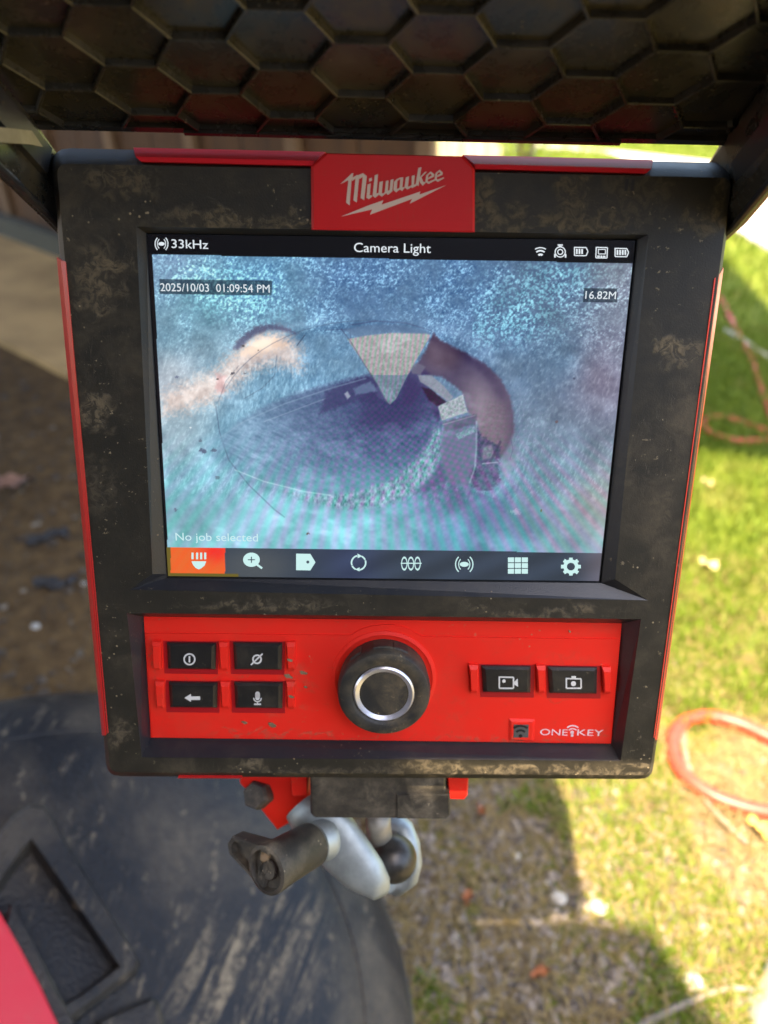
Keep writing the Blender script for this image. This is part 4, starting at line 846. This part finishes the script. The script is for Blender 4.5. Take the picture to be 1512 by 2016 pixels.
# side walls
for sx_, pxs in ((-1, [(62, 232), (84, 268), (99, 294), (106, 428), (92, 420)]), (1, [(1446, 236), (1452, 262), (1458, 300), (1437, 450), (1450, 440)])):
    p0 = np.array([-.1287 if sx_ < 0 else .1325, 0, 0]); nn = np.array([1., 0, 0])
    pp = [PL(x_, y_, p0, nn) for x_, y_ in pxs]; hyn = HY/np.linalg.norm(HY); Lw = HOODL-.03
    pp[1] = pp[1]-hyn*.03; pp[2] = pp[2]-hyn*.045; pp[3] = pp[3]-hyn*.045
    flare = np.array([.010 if sx_ > 0 and False else (-.026 if sx_ > 0 else -.012), 0, 0])
    loop = [pp[0]+hyn*Lw+flare, pp[0], pp[1], pp[2], pp[3], pp[4], pp[4]+hyn*Lw*.93+flare*1.4]
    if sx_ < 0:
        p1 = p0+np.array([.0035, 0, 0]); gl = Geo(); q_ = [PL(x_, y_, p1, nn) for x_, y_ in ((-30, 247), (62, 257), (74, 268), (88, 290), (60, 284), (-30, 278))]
        gl.rings([q_, [p-np.array([.003, 0, 0]) for p in q_]]); gl.make('sun_spot_ledge', simple('sun_spot_tint', (.42, .37, .25), .8, 0, .2, 300, .2), sunhood)  # pale colour painted in for a sunlit spot on the side wall
    gg = Geo(); gg.rings([loop, [p+np.array([sx_*.0035, 0, 0]) for p in loop]]); wall_ = gg.make('side_wall', M_HOOD, sunhood)
    gg = Geo(); tube(gg, [pp[3], pp[4], pp[4]+hyn*Lw*.93+flare*1.4], .0016, 8); gg.make('rim', M_EDGE, sunhood)
    # stiffening ledge on the inner side
    a0 = PL(*((82, 292) if sx_ < 0 else (1462, 318)), p0, nn); gg = Geo(); inn = np.array([-sx_*.004, 0, 0])
    dn = HN*.010; gg.rings([[a0, a0+inn, a0+inn*.7+dn, a0+dn], [q_+hyn*.2+flare*.6 for q_ in (a0, a0+inn, a0+inn*.7+dn, a0+dn)]]); gg.make('ledge', M_EDGE, sunhood)

# ------------------------------------------------------------------ ball mount under the monitor
PB = lambda x_, y_, d=.345: P(x_, y_, d+.024)
mt_o = thing('ball_mount', 'silver ball joint clamp with black lever under the monitor', 'mount', PB(760, 1770, .40))
bwd = -MR[:, 2]; upv = MR[:, 1]; rgt_ = MR[:, 0]
def blk(pxs, d, depth, name, mat, parent=mt_o, bev=.0):
    a = [PL(x_, y_, PB(750, 1570, d), MR[:, 2]) for x_, y_ in pxs]; gg = Geo()
    if bev: c = np.mean(a, 0); gg.rings([[p+bwd*depth for p in a], [p+bwd*bev for p in a], [p+(c-p)/np.linalg.norm(c-p)*bev for p in a]])
    else: gg.poly([tuple(p) for p in a]); k_ = len(a); gg.put([tuple(p) for p in a]+[tuple(p+bwd*depth) for p in a], [(i, (i+1) % k_, k_+(i+1) % k_, k_+i) for i in range(k_)]); gg.poly([tuple(p+bwd*depth) for p in a])
    return gg.make(name, mat, parent)
blk([(610, 1520), (878, 1520), (878, 1565), (885, 1570), (885, 1606), (878, 1612), (617, 1610), (611, 1603)], .352, .05, 'mount_block', M_MOUNTP, bev=.0012)
blk([(780, 1565), (886, 1565), (887, 1606), (880, 1613), (780, 1612)], .3505, .004, 'clamp_plate', M_MOUNTP, bev=.0008)
blk([(880, 1520), (923, 1520), (921, 1568), (914, 1576), (884, 1575)], .36, .03, 'red_lug', M_RED, bev=.0010)
br = blk([(468, 1515), (610, 1515), (609, 1580), (592, 1610), (546, 1637), (512, 1595), (486, 1558), (472, 1545)], .385, .03, 'red_bracket', M_RED, bev=.0015)
blk([(570, 1520), (606, 1520), (606, 1570), (575, 1568)], .372, .02, 'red_web', M_RED, bev=.001)
c = PB(503, 1566, .378); g = Geo(); lathe(g, c, -FV*.8+RV*-.25+UV*.2, [(.0074, -.008), (.0074, 0), (.0062, .0022), (0, .0026)], 6); g.make('bolt_head', M_MOUNTP, mt_o)
bc = PB(774, 1690, .388); g = Geo(); tube(g, [PB(744, 1600, .378), PB(745, 1630, .384), PB(752, 1662, .392)], .0066, 20); g.make('ball_stem', simple('grey_stem', (.30, .27, .22), .45, .3, .2, 300, .2), mt_o, smooth=True)
g = Geo(); lathe(g, bc, UV, [(.0125*math.sin(t)*1.02, -.0125*math.cos(t)) for t in np.linspace(0.02, math.pi-.02, 18)], 32); g.make('ball', M_STEEL, mt_o, smooth=True)
def plate_loft(spine, widths, thick, nrm, name, mat):
    """rounded bar: spine of points, half widths, thickness along nrm"""
    gg = Geo(); rs = []; k_ = len(spine)
    for i, p in enumerate(spine):
        d = spine[min(i+1, k_-1)]-spine[max(i-1, 0)]; d /= np.linalg.norm(d); sd = np.cross(d, nrm); sd /= np.linalg.norm(sd); w_ = widths[i]
        rs.append([p+sd*w_*math.cos(t)+nrm*thick*math.copysign(abs(math.sin(t))**.85, math.sin(t)) for t in np.linspace(0, 2*math.pi, 20, endpoint=False)])
    gg.rings(rs); return gg.make(name, mat, mt_o, smooth=True)
nrm = -FV*.85-RV*.45+UV*.2; nrm /= np.linalg.norm(nrm)
sp_ = [PB(596, 1585, .375), PB(622, 1610, .375), PB(655, 1648, .375), PB(690, 1690, .373), PB(718, 1722, .372), PB(735, 1743, .372), PB(744, 1758, .373), PB(749, 1766, .374)]
plate_loft(sp_, [.011, .0150, .0150, .0136, .0118, .0094,   .0060, .0012], .0075, nrm, 'clamp_jaw', M_ZINC)
sp2 = [PB(770, 1612, .405), PB(790, 1628, .405), PB(803, 1660, .405), PB(806, 1695, .405), PB(798, 1725, .405), PB(783, 1742, .405), PB(774, 1746, .405)]
n2 = RV*.8+FV*.3+UV*.3; n2 /= np.linalg.norm(n2)
plate_loft(sp2, [.003, .008, .0105, .011, .0095, .006, .001], .0062, n2, 'clamp_jaw', M_ZINC)
# lever knob with its collar
k0, k1 = PB(628, 1654, .368), PB(527, 1712, .338); ax = k1-k0; Lk = np.linalg.norm(ax); axn = ax/Lk
g = Geo(); lathe(g, k0-axn*.004, axn, [(.0110, 0), (.0112, .003), (.0095, .006), (.0095, .009), (.0110, .0095)], 28); g.make('collar', M_ZINC, mt_o, smooth='auto')
g = Geo(); lathe(g, k0+axn*.004, axn, [(.0100, 0), (.0108, .002), (.0112, Lk*.6), (.0118, Lk-.005), (.0116, Lk-.003), (.0105, Lk-.0025), (.0098, Lk-.0025), (.0092, Lk-.0055), (.0050, Lk-.0055), (.0046, Lk-.0035), (.003, Lk-.0035), (0, Lk-.0045)], 32)
lev = g.make('lever', M_MOUNTP, mt_o, smooth='auto')
u, v, w = frame(axn)
tipc = PB(437, 1672, .348); e = k0+axn*(Lk+.0005)
dv = tipc-e; dv -= axn*(dv @ axn); dl = np.linalg.norm(dv); dv /= dl; sdv = np.cross(axn, dv)
lp = [e+sdv*.0112, e+dv*dl*.5+sdv*.0080, e+dv*dl+sdv*.0045, e+dv*(dl+.002), e+dv*dl-sdv*.0045, e+dv*dl*.5-sdv*.0080, e-sdv*.0112]
gi = [lerp(p, e+dv*dl*.62, .28) for p in lp[1:6]]
g = Geo(); hole = [lerp(p, np.mean(lp, 0)+dv*dl*.12, .30) for p in lp]; hb = [p-axn*.0035 for p in hole]
g.rings([[p-axn*.008 for p in lp], [p-axn*.001 for p in lp], [lerp(p, np.mean(lp, 0), .05) for p in lp]], cap1=False)
tp = [lerp(p, np.mean(lp, 0), .05) for p in lp]; g.put(tp+hole, [tuple(t) for t in tessellate_polygon([[Vector(p) for p in tp], [Vector(p) for p in hole]])])
g.put(hole+hb, [(i, (i+1) % 7, 7+(i+1) % 7, 7+i) for i in range(7)]); g.put(hb, [tuple(range(7))]); g.make('lever_arm', M_MOUNTP, mt_o)
g = Geo(); lathe(g, k0+axn*(Lk-.0008), axn, [(.0052, -.003), (.0052, .0006), (.0042, .0008), (.0036, .0002), (0, .0002)], 20); g.make('screw', simple('dark_screw', (.05, .035, .03), .4, .6), lev)
g = Geo(); stone_mesh(g, k0+axn*(Lk+.0005)+sdv*-.006+dv*.002, .0035, .6, .2); g.make('mud_plug', bpy.data.materials['dried_mud'], lev, smooth=True)

# ------------------------------------------------------------------ cable reel drum
dc = P(132, 2026, .66); da = (C0-dc)/np.linalg.norm(C0-dc); da = da+UV*.225+RV*.10; da /= np.linalg.norm(da); R0 = .317
def drum_mat():
    k = NB('drum_plastic'); big = k.noise(7, 5, .6, .5); fine = k.noise(90, 4, .7)
    st = k.noise(14, 6, .7, .4, stretch=(3.2, .55, 1.5)); st2 = k.noise(34, 5, .7, .6, stretch=(2.6, .6, 1.2), off=(2, 3, 1))
    m = k.math('MAXIMUM', k.math('MULTIPLY', k.math('MULTIPLY', k.ramp(st, .55, .68), k.ramp(fine, .38, .62)), .75), k.math('MULTIPLY', k.math('MULTIPLY', k.ramp(st2, .58, .69), k.ramp(fine, .42, .6)), .6))
    m = k.math('MAXIMUM', m, k.math('MULTIPLY', k.math('MULTIPLY', k.ramp(big, .4, .75), k.math('ADD', fine, .1)), .42))
    e1_ = PL(430, 2016, dc, da)-PL(545, 1760, dc, da); e1_ /= np.linalg.norm(e1_); e2_ = np.cross(da, e1_); o_ = np.array([dc[0], dc[1], 0])
    cxy = PL(490, 1880, dc, da)-o_; cv = k.n('ShaderNodeCombineXYZ')
    def dotp(e, sc): x = k.vmath('DOT_PRODUCT', k.vmath('SUBTRACT', k.co, tuple(cxy)).outputs[0], tuple(e)); return k.math('MULTIPLY', x.outputs['Value'], sc)
    k.link(dotp(e1_, 7.), cv.inputs[0]); k.link(dotp(e2_, 46.), cv.inputs[1])
    sn = k.noise(1.0, 5, .7, .5, co=cv.outputs[0]); cw = k.n('ShaderNodeCombineXYZ'); k.link(dotp(e1_, 1/.15), cw.inputs[0]); k.link(dotp(e2_, 1/.075), cw.inputs[1])
    dd = k.vmath('LENGTH', cw.outputs[0], (0, 0, 0)).outputs['Value']
    m = k.math('MAXIMUM', m, k.math('MULTIPLY', k.math('MULTIPLY', k.ramp(sn, .46, .62), k.ramp(dd, 1.25, .35)), k.math('ADD', k.math('MULTIPLY', k.ramp(fine, .35, .6), .75), .2)))
    k.b.inputs['Specular IOR Level'].default_value = .22
    k.color(k.mix(m, (.0165, .0165, .0175), (.27, .21, .135))); k.set(Roughness=k.math('ADD', k.math('MULTIPLY', m, .45), .42))
    vo = k.n('ShaderNodeTexVoronoi', feature='SMOOTH_F1'); k.link(k.co, vo.inputs['Vector']); vo.inputs['Scale'].default_value = 330
    k.bump(k.math('ADD', vo.outputs['Distance'], k.math('MULTIPLY', m, .5)), .7, .0014); return k.m
M_DRUM = drum_mat(); M_DRUMR = plastic('drum_rim_plastic', (.03, .029, .027), dust=(.30, .25, .17), amt=.9, rough=.5, speck=.6, scale=.5, grain=.3)
reel = thing('cable_reel', 'large dusty black cable reel drum with red hub panel below the monitor', 'cable reel', (dc[0], dc[1], 0))
g = Geo(); lathe(g, dc, da, [(.06, .024), (.12, .021), (.18, .013), (.22, .004), (.222, .0005), (.245, -.008), (.268, -.021), (.280, -.036), (.2845, -.050)][:8], 128)
# open lathe without caps is fine for the shell: rebuild as shell
g = Geo(); prof = [(.0, .025), (.06, .024), (.12, .021), (.18, .0135), (.2185, .0047), (.2200, .0034), (.2215, .0041), (.245, -.0060), (.266, -.019), (.278, -.034), (.283, -.048), (.284, -.075), (.276, -.080), (.270, -.11), (.26, -.125), (.0, -.125)]
KS = 1.23; prof = [(a_*KS, b_*KS) for a_, b_ in prof]
lathe(g, dc, da, prof, 144); g.make('drum_shell', M_DRUM, reel, smooth='auto')
g = Geo(); lathe(g, dc, da, [(a_*KS, b_*KS) for a_, b_ in [(.2835, -.050), (.2875, -.052), (.2885, -.060), (.2870, -.070), (.2835, -.072)]], 144); g.make('drum_rim', M_DRUMR, reel, smooth=True)
dp = dc+da*.012
def dq(pxs, h0, h1, name, mat, bev=.003, hole=None, par=reel):
    a = [PL(x_, y_, dp+da*h1, da) for x_, y_ in pxs]; c_ = np.mean(a, 0); gg = Geo()
    top_ = [p+(c_-p)/np.linalg.norm(c_-p)*bev for p in a]
    if hole is None: gg.rings([[p+da*(h0-h1) for p in a], [p-da*bev for p in a], top_])
    else:
        h = [PL(x_, y_, dp+da*h1, da) for x_, y_ in hole[0]]; hf = [lerp(p, np.mean(h, 0), .16)+da*(hole[1]-h1) for p in h]
        gg.rings([[p+da*(h0-h1) for p in a], [p-da*bev for p in a], top_], cap1=False)
        gg.put(top_+h, [tuple(t) for t in tessellate_polygon([[Vector(p) for p in top_], [Vector(p) for p in h]])]); k_ = len(h)
        gg.put(h+hf, [(i, (i+1) % k_, k_+(i+1) % k_, k_+i) for i in range(k_)]); gg.put(hf, [tuple(range(k_))])
    return gg.make(name, mat, par, smooth=False)
dq([(-90, 1760), (0, 1632), (28, 1598), (60, 1580), (86, 1584), (278, 1893), (272, 1912), (170, 1990), (60, 2085), (-90, 2000)], -.04, .034, 'handle_rib', M_DRUM, .005, ([(-40, 1790), (42, 1672), (62, 1650), (238, 1903), (160, 1962), (110, 1990), (-40, 1850)], -.004))
dq([(188, 2010), (240, 1985), (300, 1960), (312, 1966), (330, 2020), (345, 2090), (230, 2130)], -.04, .032, 'lower_rib', M_DRUM, .005)
redarc = [(-200, 1560)]+[(x_, y_) for x_, y_ in ((-60, 1700), (0, 1795), (40, 1865), (80, 1940), (116, 2018), (150, 2110))]+[(120, 2300), (-300, 2300), (-400, 1800)]
dq(redarc, -.04, .048, 'hub_panel', plastic('hub_red_plastic', (.62, .018, .040), dust=(.4, .15, .1), amt=.1, rough=.4, speck=.1, grain=.2), .003)
dq([(20, 1775), (70, 1860), (112, 1940), (150, 2020), (185, 2100), (150, 2120), (60, 1960), (0, 1850)], -.03, .040, 'hub_lip', M_DRUM, .004)
g = Geo()
lathe(g, np.array([dc[0], dc[1]+.03, 0]), (0, 0, 1), [(.20, .002), (.20, .02), (.16, .05), (.14, max(.055, dc[2]-.14))], 48); g.make('base', M_DRUM, reel, smooth='auto')
g = Geo(); tube(g, [P(596, 1560, .428), P(590, 1566, .50), P(575, 1590, .62)], .013, 16); g.make('support_post', M_DRUM, reel, smooth='auto')
